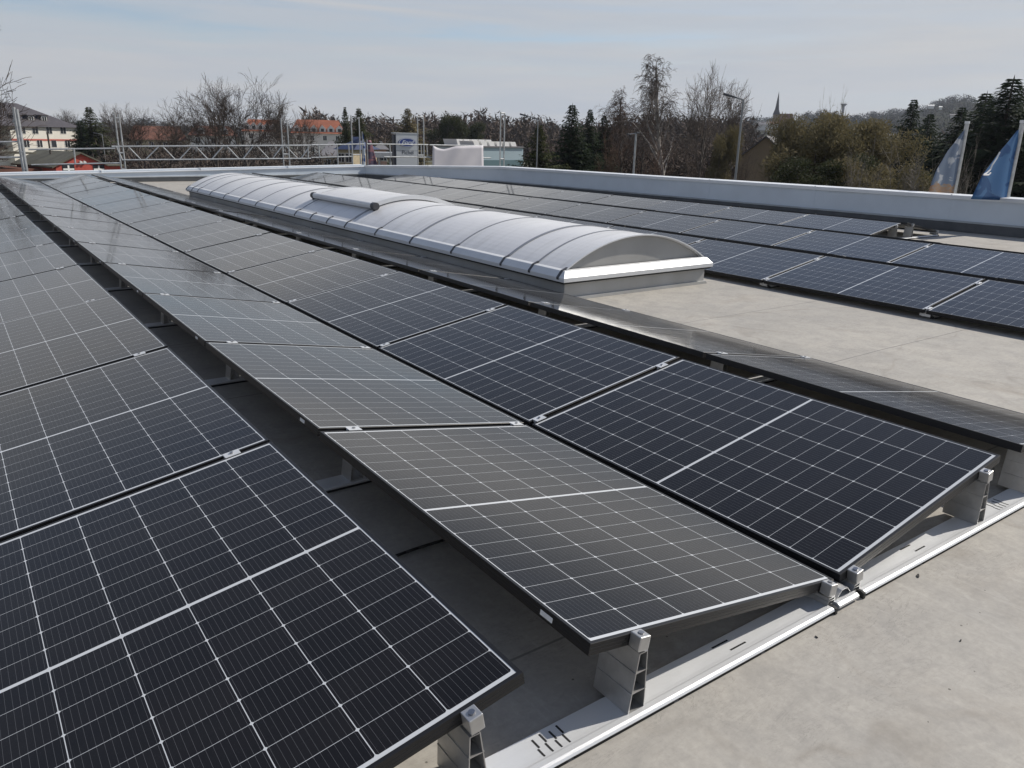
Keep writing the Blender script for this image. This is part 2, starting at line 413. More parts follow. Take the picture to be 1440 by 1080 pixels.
for i in range(14):
    y = i * PITCH
    place_panel(XB, y, 1, 'dark solar panel, %s, row just left of the dark gap' % nth(i), gA)
    place_panel(XC, y, -1, 'grey-sheened solar panel, %s, row just right of the dark gap' % nth(i), gA, True)
    place_panel(XD, y, 1, 'dark solar panel, %s, third row from the left' % nth(i), gA)
    place_panel(XE, y, -1, 'solar panel at a grazing angle, %s, row beside the domed skylight' % nth(i), gA)
    yf = FY + i * PITCH
    place_panel(FX, yf, 1, 'dark solar panel, %s, first row right of the skylight' % nth(i), gB)
    place_panel(FX + 2 * WC + GR, yf, -1, 'panel sloping away, %s, behind first row right of skylight' % nth(i), gB)
    place_panel(FX + RPITCH, yf, 1, 'dark solar panel, %s, middle row right of the skylight' % nth(i), gB)
    place_panel(FX + RPITCH + 2 * WC + GR, yf, -1, 'panel sloping away, %s, behind the middle row on the right' % nth(i), gB)
    if 3 <= i <= 12: place_panel(FX + 2 * RPITCH, yf, 1, 'dark solar panel, %s, row nearest the right parapet' % nth(i - 3), gB)
    if 3 <= i <= 10: place_panel(FX + 2 * RPITCH + 2 * WC + GR, yf, -1, 'panel sloping away, %s, at the foot of the right parapet' % nth(i - 3), gB)

# ------------------------------------------------------------------ mounting rails
def zt(v): return LOWZ + v * PW * math.sin(TILT)       # panel top height at fraction v
def cl_box(cx, cz, y0, y1, tiltsign, w=.038, h=.043):
    s = MB(); s.box((-w / 2, y0, -h), (w / 2, y1, .0)); me = s.mesh('clamp', bevel=.0025); me.materials.append(M['alu_dull'])
    o = bpy.data.objects.new('clamp', me); col.objects.link(o); o.location = (cx, 0, cz); o.rotation_euler = (0, -tiltsign * TILT, 0)
    b = MB(); b.tube((0, (y0 + y1) / 2, .0), (0, (y0 + y1) / 2, .004), .0085, n=10); b.tube((0, (y0 + y1) / 2, .004), (0, (y0 + y1) / 2, .0042), .004, n=6)
    bo = b.obj('bolt', M['bolt'], o)
    return o
def mid_clamp(cx, cz, yc, tiltsign):
    s = MB(); s.box((-.032, yc - .022, .001), (.032, yc + .022, .0048)); s.box((-.032, yc - .0085, -.03), (.032, yc + .0085, .001))
    me = s.mesh('clamp', bevel=.0012); me.materials.append(M['alu'])
    o = bpy.data.objects.new('clamp', me); col.objects.link(o); o.location = (cx, 0, cz); o.rotation_euler = (0, -tiltsign * TILT, 0)
    b = MB(); b.tube((0, yc, .0048), (0, yc, .010), .0075, n=10); b.obj('bolt', M['bolt'], o)
    return o
def leg_mesh(name, xt, zt_, xb, zb, wt, wb, y0, y1, webs):
    """extruded ladder profile seen end-on: two converging walls with cross webs"""
    s = MB(); th = .0028
    s.hexa([(xb - wb / 2, y0, zb), (xb - wb / 2 + th, y0, zb), (xb - wb / 2 + th, y1, zb), (xb - wb / 2, y1, zb)],
           [(xt - wt / 2, y0, zt_), (xt - wt / 2 + th, y0, zt_), (xt - wt / 2 + th, y1, zt_), (xt - wt / 2, y1, zt_)])
    s.hexa([(xb + wb / 2 - th, y0, zb), (xb + wb / 2, y0, zb), (xb + wb / 2, y1, zb), (xb + wb / 2 - th, y1, zb)],
           [(xt + wt / 2 - th, y0, zt_), (xt + wt / 2, y0, zt_), (xt + wt / 2, y1, zt_), (xt + wt / 2 - th, y1, zt_)])
    for i in range(webs + 1):
        f = i / webs; z = zb + (zt_ - zb) * f; x = xb + (xt - xb) * f; wd = wb + (wt - wb) * f
        z = min(z, zt_ - th)
        s.box((x - wd / 2 + th + .0004, y0 + .0004, z), (x + wd / 2 - th - .0004, y1 - .0004, z + th - .0002))
        if 0 < i < webs:   # little outside ribs where the webs meet the walls
            s.box((x - wd / 2 - .0022, y0 + .0006, z), (x - wd / 2 - .0001, y1 - .0006, z + .003))
            s.box((x + wd / 2 + .0001, y0 + .0006, z), (x + wd / 2 + .0022, y1 - .0006, z + .003))
    me = s.mesh(name); me.materials.append(M['alu_dull']); return me
def make_rail(end):
    root = empty('mounting_rail')
    ya, yb = (-.062, .056) if end else (-.070, .046)
    HX = 1.152; z0 = .008
    # base: flat web with a rounded bead on the outer edge and a small lip on the inner one
    s = MB(); prof = [(ya + .018, z0), (yb, z0), (yb, z0 + .0105), (yb - .002, z0 + .012), (ya + .046, z0 + .012), (ya + .034, z0 + .0128), (ya + .028, z0 + .0150), (ya + .012, z0 + .0158),
                      (ya + .004, z0 + .0135), (ya, z0 + .008), (ya + .002, z0 + .004), (ya + .008, z0)]
    s.prism(prof, 0, -HX, HX); s.obj('base_profile', M['alu'], root)
    pad = MB()
    for k in range(6):
        xa = -HX + .02 + k * .385; pad.box((xa, ya + .004, .0005), (xa + .36, yb - .006, z0 - .0006))
    for sx in (-1, 1): pad.prism([(ya - .002, .001), (ya + .03, .001), (ya + .03, z0 + .0165), (ya + .012, z0 + .018), (ya - .001, z0 + .014)], 0, sx * HX + (0 if sx > 0 else -.012), sx * HX + (.012 if sx > 0 else 0))
    pad.obj('rubber_pad', M['rubber'], root)
    for cx in (-.70, .70):
        sl = MB()
        for dx, yy in ((-.02, .032), (.02, -.006)): sl.box((cx + dx - .036, yy - .003, z0 + .0115), (cx + dx + .036, yy + .003, z0 + .0126))
        sl.obj('slot_pair', M['hole'], root)
    sl = MB()
    for k in range(4):
        dx = -.05 + .028 * k; dy = .006 * (k % 2)
        sl.box((dx - .003, -.030 + dy, z0 + .0115), (dx + .003, .004 + dy, z0 + .0126)); sl.box((dx + .003, .006 + dy, z0 + .0115), (dx + .009, .038 + dy, z0 + .0126))
    sl.obj('slot_group', M['hole'], root)
    yl0, yl1 = (-.036, .105) if end else (-.05, .05)
    for sx in (-1, 1):
        xh = sx * (GR / 2 + .160)                     # clamp on the high side of the module
        v = 1 - .160 / WC; zp = zt(v)
        xl = sx * (GR / 2 + WC - .058); zl = zt(.058 / WC)
        link('leg', leg_mesh('leg', xh, zp - (.047 if end else PT + .004), xh - sx * .012, z0 + .0125, .030, .062, yl0, yl1, 3), None, root)
        link('foot', leg_mesh('foot', xl, zl - (.047 if end else PT + .004), xl, z0 + .0125, .032, .042, yl0, yl1, 2), None, root)
        if end:
            cl_box(xh, zp + .003, -.040, -.0005, -sx).parent = root; cl_box(xl, zl + .003, -.040, -.0005, -sx).parent = root
        else:
            mid_clamp(xh, zp, -.012, -sx).parent = root; mid_clamp(xl, zl, -.012, -sx).parent = root
    return root
rail_end = make_rail(True); rail_mid = make_rail(False); used_r = set()
gR = 'aluminium mounting rails under the panels'
def place_rail(src, x, y, rz, label):
    o = src if src not in used_r else copy_tree(src)
    used_r.add(src); o.location = (x, y, 0); o.rotation_euler = (0, 0, rz); tag(o, label, 'mounting rail', gR)
RIDGES = [(-(GV / 2 + WC + GR / 2), 0.0, 0, 14, 'the rows either side of the dark gap'), (GV / 2 + WC + GR / 2, 0.0, 0, 14, 'the two rows left of the skylight'),
          (FX + WC + GR / 2, FY, 0, 14, 'the first ridge right of the skylight'), (FX + RPITCH + WC + GR / 2, FY, 0, 14, 'the middle ridge on the right'),
          (FX + 2 * RPITCH + WC + GR / 2, FY, 3, 13, 'the ridge by the right parapet')]
for x, y0, a, b, nm in RIDGES:
    for i in range(a, b + 1):
        if i == a: place_rail(rail_end, x, y0 + i * PITCH, 0, 'slotted aluminium rail at the near end of ' + nm)
        elif i == b: place_rail(rail_end, x, y0 + i * PITCH - .024, math.pi, 'aluminium rail at the far end of ' + nm)
        else: place_rail(rail_mid, x, y0 + i * PITCH, 0, 'rail under the %s panel joint along %s' % ('first' if i - a == 1 else ORD[i - a - 1], nm))
# short connector in the near valley
ct = empty('rail_connector', (0, 0, 0), label='short bright aluminium connector bridging the two rail ends in the near valley', cat='connector')
s = MB(); s.prism([(-.044, .008), (.04, .008), (.04, .02), (-.03, .02), (-.036, .028), (-.05, .029), (-.06, .022), (-.06, .013), (-.054, .008)], 0, -.062, .055); s.obj('base_profile', M['alu'], ct)
s = MB()
for sx in (-1, 1):
    s.hexa([(sx * .045, -.034, .022), (sx * .048, -.034, .022), (sx * .048, .04, .022), (sx * .045, .04, .022)], [(sx * .014, -.034, .055), (sx * .017, -.034, .055), (sx * .017, .04, .055), (sx * .014, .04, .055)])
s.box((-.0135, -.034, .052), (.0135, .04, .0545)); s.obj('bracket', M['alu_dull'], ct)
s = MB()
for x_, y_ in ((-.02, -.012), (.02, .01)): s.tube((x_, y_, .020), (x_, y_, .030), .006, n=8)
s.obj('bolts', M['bolt'], ct)
# cable lying across the dark gap
s = MB(); pts = []
for k in range(15):
    f = k / 14; pts.append((-1.42 + .75 * f, 1.03 + .06 * math.sin(f * 2.6) - .02 * f, .012))
s.path(pts, .006, 8); tag(s.obj('power_cable', M['cable'], smooth=True, weld=True), 'black cable lying across the roof in the dark gap', 'cable')

# ------------------------------------------------------------------ barrel skylight
SX0, SX1, SY0, SY1 = 2.50, 4.53, 4.55, 18.72
sk = empty('skylight', ((SX0 + SX1) / 2, (SY0 + SY1) / 2, 0), label='long barrel-vault skylight with opal glazing between the panel fields', cat='skylight')
SKO = Vector(sk.location)
def sk_link(o): o.parent = sk; o.location = -SKO; return o
s = MB(); s.box((SX0, SY0, .001), (SX1, SY1, .172)); cb = sk_link(s.obj('curb', M['curb'], bevel=.004))
s = MB(); s.prism([(SX0 - .03, .001), (SX1 + .03, .001), (SX1 + .002, .03), (SX0 - .002, .03)], 1, SY0 - .03, SY1 + .03); sk_link(s.obj('curb_skirt', M['curb']))
s = MB(); s.box((SX0 - .045, SY0 - .045, .1725), (SX1 + .045, SY1 + .045, .190)); sk_link(s.obj('gasket', M['gasket']))
# lid frame: four profiled bars
LX0, LX1, LY0, LY1 = SX0 - .062, SX1 + .062, SY0 - .062, SY1 + .062
pf = [(0, .1905), (0, .232), (.052, .292), (.085, .300), (.10, .300), (.10, .1905)]
s = MB(); n = len(pf); vs = []
for d, z in pf: vs += [(LX0 + d, LY0 + d, z), (LX1 - d, LY0 + d, z), (LX1 - d, LY1 - d, z), (LX0 + d, LY1 - d, z)]
fs = [(i * 4 + k, i * 4 + (k + 1) % 4, ((i + 1) % n) * 4 + (k + 1) % 4, ((i + 1) % n) * 4 + k) for i in range(n) for k in range(4)]
s.add(vs, fs); sk_link(s.obj('lid_frame', M['lid'], bevel=.003))
ACX = (SX0 + SX1) / 2; HC = (LX1 - LX0) / 2 - .095; RISE = .285; AR = (RISE ** 2 + HC ** 2) / (2 * RISE); AZ = .298 + RISE - AR
AMAX = math.asin(HC / AR)
def arc(t, dr=0.0):     # t in -1..1 from left to right
    a = t * AMAX; return (ACX + (AR + dr) * math.sin(a), AZ + (AR + dr) * math.cos(a))
ribs = [4.585, 5.05, 5.56, 6.58, 7.59, 8.59, 9.60, 11.62, 12.62, 13.65, 14.67, 15.68, 16.7, 17.72, 18.22, 18.69]
def arch_strip(y0, y1, d0, d1, n=28, t0=-1, t1=1):
    s = MB(); vs = []
    for k in range(n + 1):
        t = t0 + (t1 - t0) * k / n; xa, za = arc(t, d0); xb, zb = arc(t, d1)
        vs += [(xa, y0, za), (xa, y1, za), (xb, y0, zb), (xb, y1, zb)]
    fs = []
    for k in range(n):
        a = 4 * k; b = a + 4
        fs += [(a + 2, a + 3, b + 3, b + 2), (a, b, b + 1, a + 1), (a, a + 2, b + 2, b), (a + 1, b + 1, b + 3, a + 3)]
    fs += [(0, 1, 3, 2), (4 * n, 4 * n + 2, 4 * n + 3, 4 * n + 1)]
    return s.add(vs, fs)
for a, b in zip(ribs[:-1], ribs[1:]):
    sk_link(arch_strip(a + .012, b - .012, -.012, .0).obj('glazing_sheet', M['glazing'], smooth=False))
for i, y in enumerate(ribs):
    hw = .019 if i % 2 == 0 else .011
    if i in (0, len(ribs) - 1): hw = .026
    sk_link(arch_strip(y - hw, y + hw, -.002, .010 if hw > .012 else .006).obj('rib', M['lid'] if i in (0, len(ribs) - 1) else M['rib']))
for y in ribs + [10.27, 10.93]:
    for sx, xe in ((-1, LX0), (1, LX1)):
        s = MB(); f = -sx
        poly = [(xe - f * .004, .212), (xe - f * .004, .236), (xe + f * .050, .298), (xe + f * .082, .309), (xe + f * .115, .322), (xe + f * .115, .311), (xe + f * .082, .3015), (xe + f * .054, .2935), (xe + f * .001, .233), (xe + f * .001, .212)]
        s.prism(poly, 1, y - .016, y + .016)
        sk_link(s.obj('clip', M['clip']))
def gable(y, name):
    s = MB(); n = 30; vs = []
    for k in range(n + 1):
        xa, za = arc(-1 + 2 * k / n, -.014); vs.append((xa, za))
    s.prism(vs + [(vs[-1][0], .2995), (vs[0][0], .2995)], 1, y, y + .02); sk_link(s.obj(name, M['gable']))
M['gable'] = mat('gable_sheet', (.36, .355, .34), .35, 0, .5, var=.1, scale=1.5)
gable(SY0 + .055, 'end_panel'); gable(SY1 - .075, 'end_panel')
# raised opening vent
s = arch_strip(9.60, 11.66, .050, .064, 24, -.60, .80); vt = sk_link(s.obj('vent_flap', M['glazing']))
s = arch_strip(9.53, 9.605, .018, .078, 24, -.60, .80); o = s.obj('vent_edge', M['lid'], vt)
s = arch_strip(11.655, 11.72, .018, .078, 24, -.60, .80); o = s.obj('vent_edge', M['lid'], vt)
xa, za = arc(-.62, .055); s = MB(); s.tube((xa, 9.50, za), (xa, 11.75, za), .048, n=16); o = s.obj('roller_beam', M['lid'], vt)
s = MB(); s.tube((xa, 9.40, za), (xa, 9.50, za), .055, n=12); s.tube((xa, 11.75, za), (xa, 11.84, za), .055, n=12); s.box((xa - .03, 9.43, za - .10), (xa + .03, 9.47, za - .02)); s.box((xa - .03, 11.77, za - .10), (xa + .03, 11.81, za - .02))
o = s.obj('beam_bracket', M['clip'], vt)

# ================================================================== surroundings
M['ground'] = mat('town_ground', (.12, .115, .095), .9, var=.5, scale=.05, var2=(.075, .085, .045))
M['asphalt'] = mat('asphalt', (.055, .055, .057), .85, var=.2, scale=.6)
gm = MB()
gs = [-7000, -3000, -1200, -500, -200, 0, 200, 500, 1200, 3000, 7000]
for i in range(10):
    for j in range(10):
        x0, x1, y0, y1 = gs[i], gs[i + 1], gs[j], gs[j + 1]
        gm.add([(x0, y0, GROUND - .02), (x1, y0, GROUND - .02), (x1, y1, GROUND - .02), (x0, y1, GROUND - .02)], [(0, 1, 2, 3)])
tag(gm.obj('ground', M['ground'], weld=True), kind='structure')
am = MB(); am.add([(-40, 27, GROUND + .004), (40, 27, GROUND + .004), (60, 70, GROUND + .004), (-60, 70, GROUND + .004)], [(0, 1, 2, 3)])
tag(am.obj('car_park', M['asphalt']), kind='structure')

# -------- hills: a height field in polar steps about the site
def skyline(px):     # photo height of the far skyline above the level line, as a slope
    P = [(-400, .020), (0, .020), (300, .016), (430, .018), (560, .026), (700, .025), (840, .028), (960, .034), (1060, .040), (1130, .046), (1190, .051), (1250, .053), (1300, .060), (1350, .063), (1400, .070), (1480, .078), (1700, .085), (2200, .085)]
    for a, b in zip(P[:-1], P[1:]):
        if a[0] <= px <= b[0]: f = (px - a[0]) / (b[0] - a[0]); return a[1] + (b[1] - a[1]) * f
    return .02
AZ0 = math.atan2(FW.x, FW.y)
def px_of_az(az): return 720 + math.tan(max(-1.2, min(1.2, az - AZ0))) * FPX
def hill_z(az, r):
    t = max(0.0, min(1.0, (r - 420) / 1000)); t = t * t * (3 - 2 * t)
    px = px_of_az(az)
    base = max(0.0, skyline(px) - .024) * 1420 + (.018 * 1420 if 600 < px else .012 * 1420) * .4
    wob = 3.5 * math.sin(az * 41) + 2.5 * math.sin(az * 97 + 1) + 2.0 * math.sin(az * 23 + r * .01)
    return GROUND - .5 + t * (base + wob + 6.5)
NA, NR = 120, 16
hv = []; hf = []
for i in range(NA + 1):
    az = AZ0 - 1.05 + 2.1 * i / NA
    for j in range(NR + 1):
        r = 380 + (1900 - 380) * (j / NR) ** 1.2
        z = hill_z(az, r) - (0 if r < 1500 else (r - 1500) * .05)
        hv.append((CAM.x + r * math.sin(az), CAM.y + r * math.cos(az), z))
for i in range(NA):
    for j in range(NR):
        a = i * (NR + 1) + j; hf.append((a, a + 1, a + NR + 2, a + NR + 1))
M['hill'] = mat('wooded_hill_ground', (.040, .036, .034), .95, var=.4, scale=.02, var2=(.055, .06, .035))
M['hill'].node_tree.nodes['Principled BSDF'].inputs['Specular IOR Level'].default_value = 0
tag(MB().add(hv, hf).obj('hills', M['hill'], smooth=True), kind='structure')

# -------- foliage materials
def leafmat(name, a, b, rough=.7, scale=1.2, trans=.0):
    mt = bpy.data.materials.new(name); mt.use_nodes = True
    t = NT(mt.node_tree); p = t.n['Principled BSDF']
    g = t.new('ShaderNodeNewGeometry')
    f = t.ramp(t.noise(g.outputs['Position'], scale, 3), .3, .7)
    oi = t.new('ShaderNodeObjectInfo')
    f = t.math('ADD', t.math('MULTIPLY', f, .7), t.math('MULTIPLY', g.outputs['Random Per Island'], .3))
    t.put(p.inputs['Base Color'], t.mix(f, a, b)); p.inputs['Roughness'].default_value = rough
    p.inputs['Specular IOR Level'].default_value = .1
    if trans:
        tl = t.new('ShaderNodeBsdfTranslucent'); t.put(tl.inputs[0], p.inputs['Base Color'].links[0].from_socket); mx = t.new('ShaderNodeMixShader'); mx.inputs[0].default_value = trans
        t.l.new(p.outputs[0], mx.inputs[1]); t.l.new(tl.outputs[0], mx.inputs[2]); t.l.new(mx.outputs[0], t.n['Material Output'].inputs[0])
    return mt
M['bark'] = mat('dark_bark', (.075, .062, .052), .9, var=.3, scale=3)
M['twig'] = leafmat('bare_twigs', (.060, .048, .042), (.105, .085, .072), .85, .6)
M['twig_red'] = leafmat('reddish_twigs', (.070, .044, .034), (.115, .078, .058), .85, .6)
M['birch'] = mat('birch_bark', (.46, .43, .39), .8, var=.5, scale=2.5, var2=(.16, .14, .13))
M['birchtwig'] = leafmat('birch_twigs', (.10, .080, .070), (.165, .14, .12), .85, .6)
M['paletwig'] = leafmat('pale_twigs', (.14, .125, .11), (.22, .20, .175), .85, .8)
M['spruce'] = leafmat('spruce_needles', (.014, .024, .013), (.035, .050, .022), .75, .8, trans=.3)
M['pine'] = leafmat('pine_needles', (.026, .036, .014), (.070, .075, .030), .75, .8, trans=.3)
M['olive'] = leafmat('olive_leaves', (.105, .092, .045), (.21, .175, .095), .7, .8, trans=.3)
M['ivy'] = leafmat('dark_leaves', (.030, .038, .017), (.062, .068, .032), .6, 1.2, trans=.3)
M['brownwood'] = leafmat('brown_brush', (.062, .048, .041), (.115, .088, .072), .9, .12)
M['farwood'] = leafmat('far_wood', (.034, .030, .030), (.062, .052, .048), .95, .03)
M['farfir'] = leafmat('far_fir', (.016, .022, .018), (.030, .036, .026), .95, .03)

def rvec(rng): 
    while True:
        v = Vector((rng.uniform(-1, 1), rng.uniform(-1, 1), rng.uniform(-1, 1)))
        if .05 < v.length < 1: return v.normalized()
def bare_tree_meshes(seed, H, kind='round', wide=.42):
    """trunk and limbs in one mesh, twigs in another; H total height"""
    rng = random.Random(seed); tr = MB(); cr = MB()
    q = [(Vector((0, 0, 0)), Vector((rng.uniform(-.04, .04), rng.uniform(-.04, .04), 1)).normalized(), H * (.38 if kind == 'round' else .93), H * .020, 0)]
    nmax = [7, 6, 5, 5]
    while q:
        p, d, L, r, lv = q.pop()
        ns = {0: 6, 1: 5, 2: 4}.get(lv, 3)
        if kind == 'birch' and lv == 0: ns = 12
        pts = [p]; ds = [d]
        for k in range(ns):
            wob = .10 if lv == 0 else .22
            up = .10 if lv < 3 else 0
            if kind == 'birch': up = (.04 if lv == 0 else .13 if lv == 1 else -.10 if lv == 2 else -.35)
            d = (d + rvec(rng) * wob + Vector((0, 0, up))).normalized()
            p = p + d * (L / ns); pts.append(p); ds.append(d)
        re = r * (.62 if (kind == 'round' and lv == 0) else .25)
        tgt = tr if lv <= 1 else cr
        sides = 7 if lv == 0 else 5 if lv == 1 else 3
        for k in range(ns):
            ra = r + (re - r) * k / ns; rb = r + (re - r) * (k + 1) / ns
            tgt.tube(pts[k], pts[k + 1], max(ra, .0125), max(rb, .0095), sides, cap=False)
        if lv == 4 or L < .25: continue
        if kind == 'round':
            nc = [7, 8, 6, 4][lv] if lv < 4 else 0
            lo = .80 if lv == 0 else .25
            ratio = [1.15, .56, .55, .55][lv]
        else:
            nc = [24, 6, 5, 4][lv]; lo = .28 if lv == 0 else .25
            ratio = [.36, .50, .62, .6][lv]
        for c in range(nc):
            f = lo + (1 - lo) * (c + rng.random()) / nc
            i = min(ns - 1, int(f * ns)); g = f * ns - i
            bp = pts[i].lerp(pts[i + 1], g); bd = ds[i]
            side = bd.cross(rvec(rng)).normalized()
            ang = R(rng.uniform(22, 44)) if kind == 'round' else R(rng.uniform(25, 45))
            nd = (bd * math.cos(ang) + side * math.sin(ang)).normalized()
            if nd.z < -.1 and kind == 'round': nd.z *= -.4; nd.normalize()
            bl = L * ratio * rng.uniform(.7, 1.15)
            if kind == 'birch' and lv == 0: bl = H * .34 * (1.25 - f) * rng.uniform(.8, 1.15)
            rr = (r + (re - r) * f) * rng.uniform(.42, .62)
            q.append((bp, nd, bl, rr, lv + 1))
        if kind == 'round' and lv == 0:      # leaders continue the trunk
            for c in range(2): q.append((pts[-1], (ds[-1] + rvec(rng) * .35).normalized(), H * .42, re * .85, 1))
    zs = max(v[2] for v in cr.v) if cr.v else H
    k = H / zs
    tr.v = [(x * k, y * k, z * k) for x, y, z in tr.v]; cr.v = [(x * k, y * k, z * k) for x, y, z in cr.v]
    return tr.raw('trunk', True), cr.raw('crown', True)
def tri(s, c, u, v): s.add([c - u, c + u, c + v], [(0, 1, 2)])
def conifer_meshes(seed, H, rad, dens=1.75, ragged=.25, base=.06):
    rng = random.Random(seed); tr = MB(); cr = MB()
    tr.tube((0, 0, 0), (0, 0, H * .97), H * .016, .015, 7, cap=False)
    z = H * base; 
    while z < H * .99:
        f = z / H; L = rad * (1 - f) ** .92 * rng.uniform(1 - ragged, 1 + ragged) + .05; tp = min(1, .14 + (1 - f) * 2.0)
        nb = max(5, int(11 * (1 - f * .5) * dens)); a0 = rng.random() * 6.28
        for b in range(nb):
            a = a0 + 6.283 * b / nb + rng.uniform(-.3, .3); l = L * rng.uniform(.65, 1.15)
            dz = rng.uniform(-.55, .02) * l * (1 - f) + .25 * l * f; zj = rng.uniform(-.028, .028) * H * min(1, 3 * (1 - f))
            tip = Vector((math.cos(a) * l, math.sin(a) * l, dz)); st = Vector((0, 0, z + zj))
            nn = max(3, int(l / (.30 / dens)))
            for k in range(nn):
                t = (k + .6) / nn; c = st + tip * t + Vector((0, 0, .10 * l * t * t))
                wd = (.26 + .22 * rng.random()) * (1.1 - .45 * t) * max(.10, min(1, l)) * tp
                side = Vector((-math.sin(a), math.cos(a), rng.uniform(-.2, .1)))
                for sg in (-1, 1):
                    cc = c + side * (sg * wd * .35)
                    tri(cr, cc, Vector((math.cos(a), math.sin(a), 0)) * .065, side * (sg * wd) + Vector((math.cos(a) * .16, math.sin(a) * .16, rng.uniform(-.20, .02))))
                if rng.random() < .5: tri(cr, c, side * .12 * tp, Vector((math.cos(a) * .1, math.sin(a) * .1, -rng.uniform(.15, .35) * tp)))
        z += H * .019 * rng.uniform(.7, 1.2)
    tri(cr, Vector((0, 0, H * .95)), Vector((.05, 0, 0)), Vector((0, 0, H * .06)))
    return tr.raw('trunk', True), cr.raw('crown')
def bush_meshes(seed, H, rad, n=30000, leaf=.105, lobes=26, low=.10, fill=.75):
    """leafy crown of separate leaf clumps on limbs"""
    rng = random.Random(seed); tr = MB(); cr = MB()
    L = []
    for k in range(lobes):
        a = rng.random() * 6.28; rr = rad * rng.uniform(.05, .72); z = H * rng.uniform(low + .2, .86)
        sz = rad * rng.uniform(.22, .42) * (1.15 - .5 * z / H)
        c = Vector((math.cos(a) * rr, math.sin(a) * rr, min(z, H - sz * .9))); L.append((c, sz))
        mid_ = Vector((c.x * .25, c.y * .25, c.z * .45)); tr.tube((0, 0, 0), mid_, H * .012, H * .009, 5, cap=False); tr.tube(mid_, c, H * .009, H * .003, 5, cap=False)
        for b in range(7):
            e = c + rvec(rng) * sz * 1.05; tr.tube(c, e, H * .003, .006, 3, cap=False)
    for k in range(n):
        c, sz = L[rng.randrange(lobes)]
        d = rvec(rng); p = c + Vector((d.x, d.y, d.z * .9)) * sz * (rng.random() ** .38) * (1 + .18 * math.sin(7 * d.x + 5 * d.y + 6 * d.z + seed))
        if p.z < H * low * .3: continue
        u = rvec(rng) * leaf * rng.uniform(.2, .6); v = (rvec(rng) + Vector((0, 0, .5))) * leaf * rng.uniform(.8, 2.2)
        tri(cr, p, u, v)
    return tr.raw('trunk', True), cr.raw('crown')
def shrub_meshes(seed, H, rad, stems=26, mat_=None):
    """upright bare brush: many thin stems fanning out with side twigs"""
    rng = random.Random(seed); tr = MB(); cr = MB()
    for k in range(stems):
        a = rng.random() * 6.28; lean = rng.uniform(.03, .55); h = H * rng.uniform(.55, 1.0)
        p = Vector((math.cos(a) * rad * .2 * rng.random(), math.sin(a) * rad * .2 * rng.random(), 0)); d = Vector((math.cos(a) * lean, math.sin(a) * lean, 1)).normalized()
        n = 6; r = .012 + H * .003
        for i in range(n):
            d2 = (d + rvec(rng) * .16).normalized(); p2 = p + d2 * (h / n)
            tgt = tr if i < 2 else cr
            tgt.tube(p, p2, r * (1 - i / n) + .006, r * (1 - (i + 1) / n) + .005, 3, cap=False)
            if i >= 1:
                for b in range(5):
                    e0 = p.lerp(p2, rng.random()); e = e0 + (d2 * .7 + rvec(rng) * .75).normalized() * H * rng.uniform(.07, .19)
                    cr.tube(e0, e, .010, .004, 3, cap=False)
                    for c in range(2): e1 = e0.lerp(e, rng.uniform(.3, .9)); cr.tube(e1, e1 + ((e - e0).normalized() + rvec(rng) * .8) * H * .05, .006, .003, 3, cap=False)
            p, d = p2, d2
    return tr.raw('trunk', True), cr.raw('crown', True)
def tree(name, label, cat, meshes, tm, cm, loc, sc=(1, 1, 1), rz=0.0, group=None):
    o = empty(name, loc, (0, 0, rz), label, cat, group); o.scale = sc
    a = link('trunk', meshes[0], None, o); b = link('crown', meshes[1], None, o)
    for ob, mm in ((a, tm), (b, cm)):
        if not ob.data.materials: ob.data.materials.append(mm)
        elif ob.data.materials[0] != mm: ob.material_slots[0].link = 'OBJECT'; ob.material_slots[0].material = mm
    return o
def stand(px, dist):           # point on the ground in the direction of photo column px
    p = at(px, 200, dist); return Vector((p.x, p.y, GROUND))
def hgt(px, py, dist): return at(px, py, dist).z - GROUND     # height of something topping out at py
RND = bare_tree_meshes(3, 10, 'round'); RND2 = bare_tree_meshes(8, 10, 'round'); RND3 = bare_tree_meshes(15, 10, 'round')
BIR = bare_tree_meshes(4, 14, 'birch'); BIR2 = bare_tree_meshes(21, 14, 'birch')
SPR = conifer_meshes(2, 10, 2.3); SPR2 = conifer_meshes(6, 10, 2.6, ragged=.4); PIN = conifer_meshes(9, 8, 2.5, 1.5, .5, .12)
BSH = bush_meshes(5, 8, 3.6); BSH2 = bush_meshes(12, 8, 3.4); RDT = bush_meshes(31, 10, 3.9, 16000, .18, 22, .18)
SHR = shrub_meshes(7, 5, 2); SHR2 = shrub_meshes(17, 5, 2.2)
def nm_is_conifer(n): return n in ('spruce_tree', 'pine_tree')
def put(name, label, cat, meshes, H0, W0, tm, cm, px, top, dist, width_px=None, rz=0.0, group=None):
    h = hgt(px, top, dist); sz = h / H0; sw = sz
    if width_px: sw = width_px * dist / FPX / W0 * (2.2 if H0 in (8, 10) and nm_is_conifer(name) else 1)
    return tree(name, label, cat, meshes, tm, cm, stand(px, dist), (sw, sw, sz), rz, group)
def span(me): xs = [v.co.x for v in me.vertices]; return (max(xs) - min(xs)) * .92
W = {id(t): span(t[1]) for t in (RND, RND2, RND3, BIR, BIR2, SPR, SPR2, PIN, BSH, BSH2, RDT, SHR, SHR2)}
gb = 'bare trees behind the far parapet'
T = M['twig']; B = M['bark']
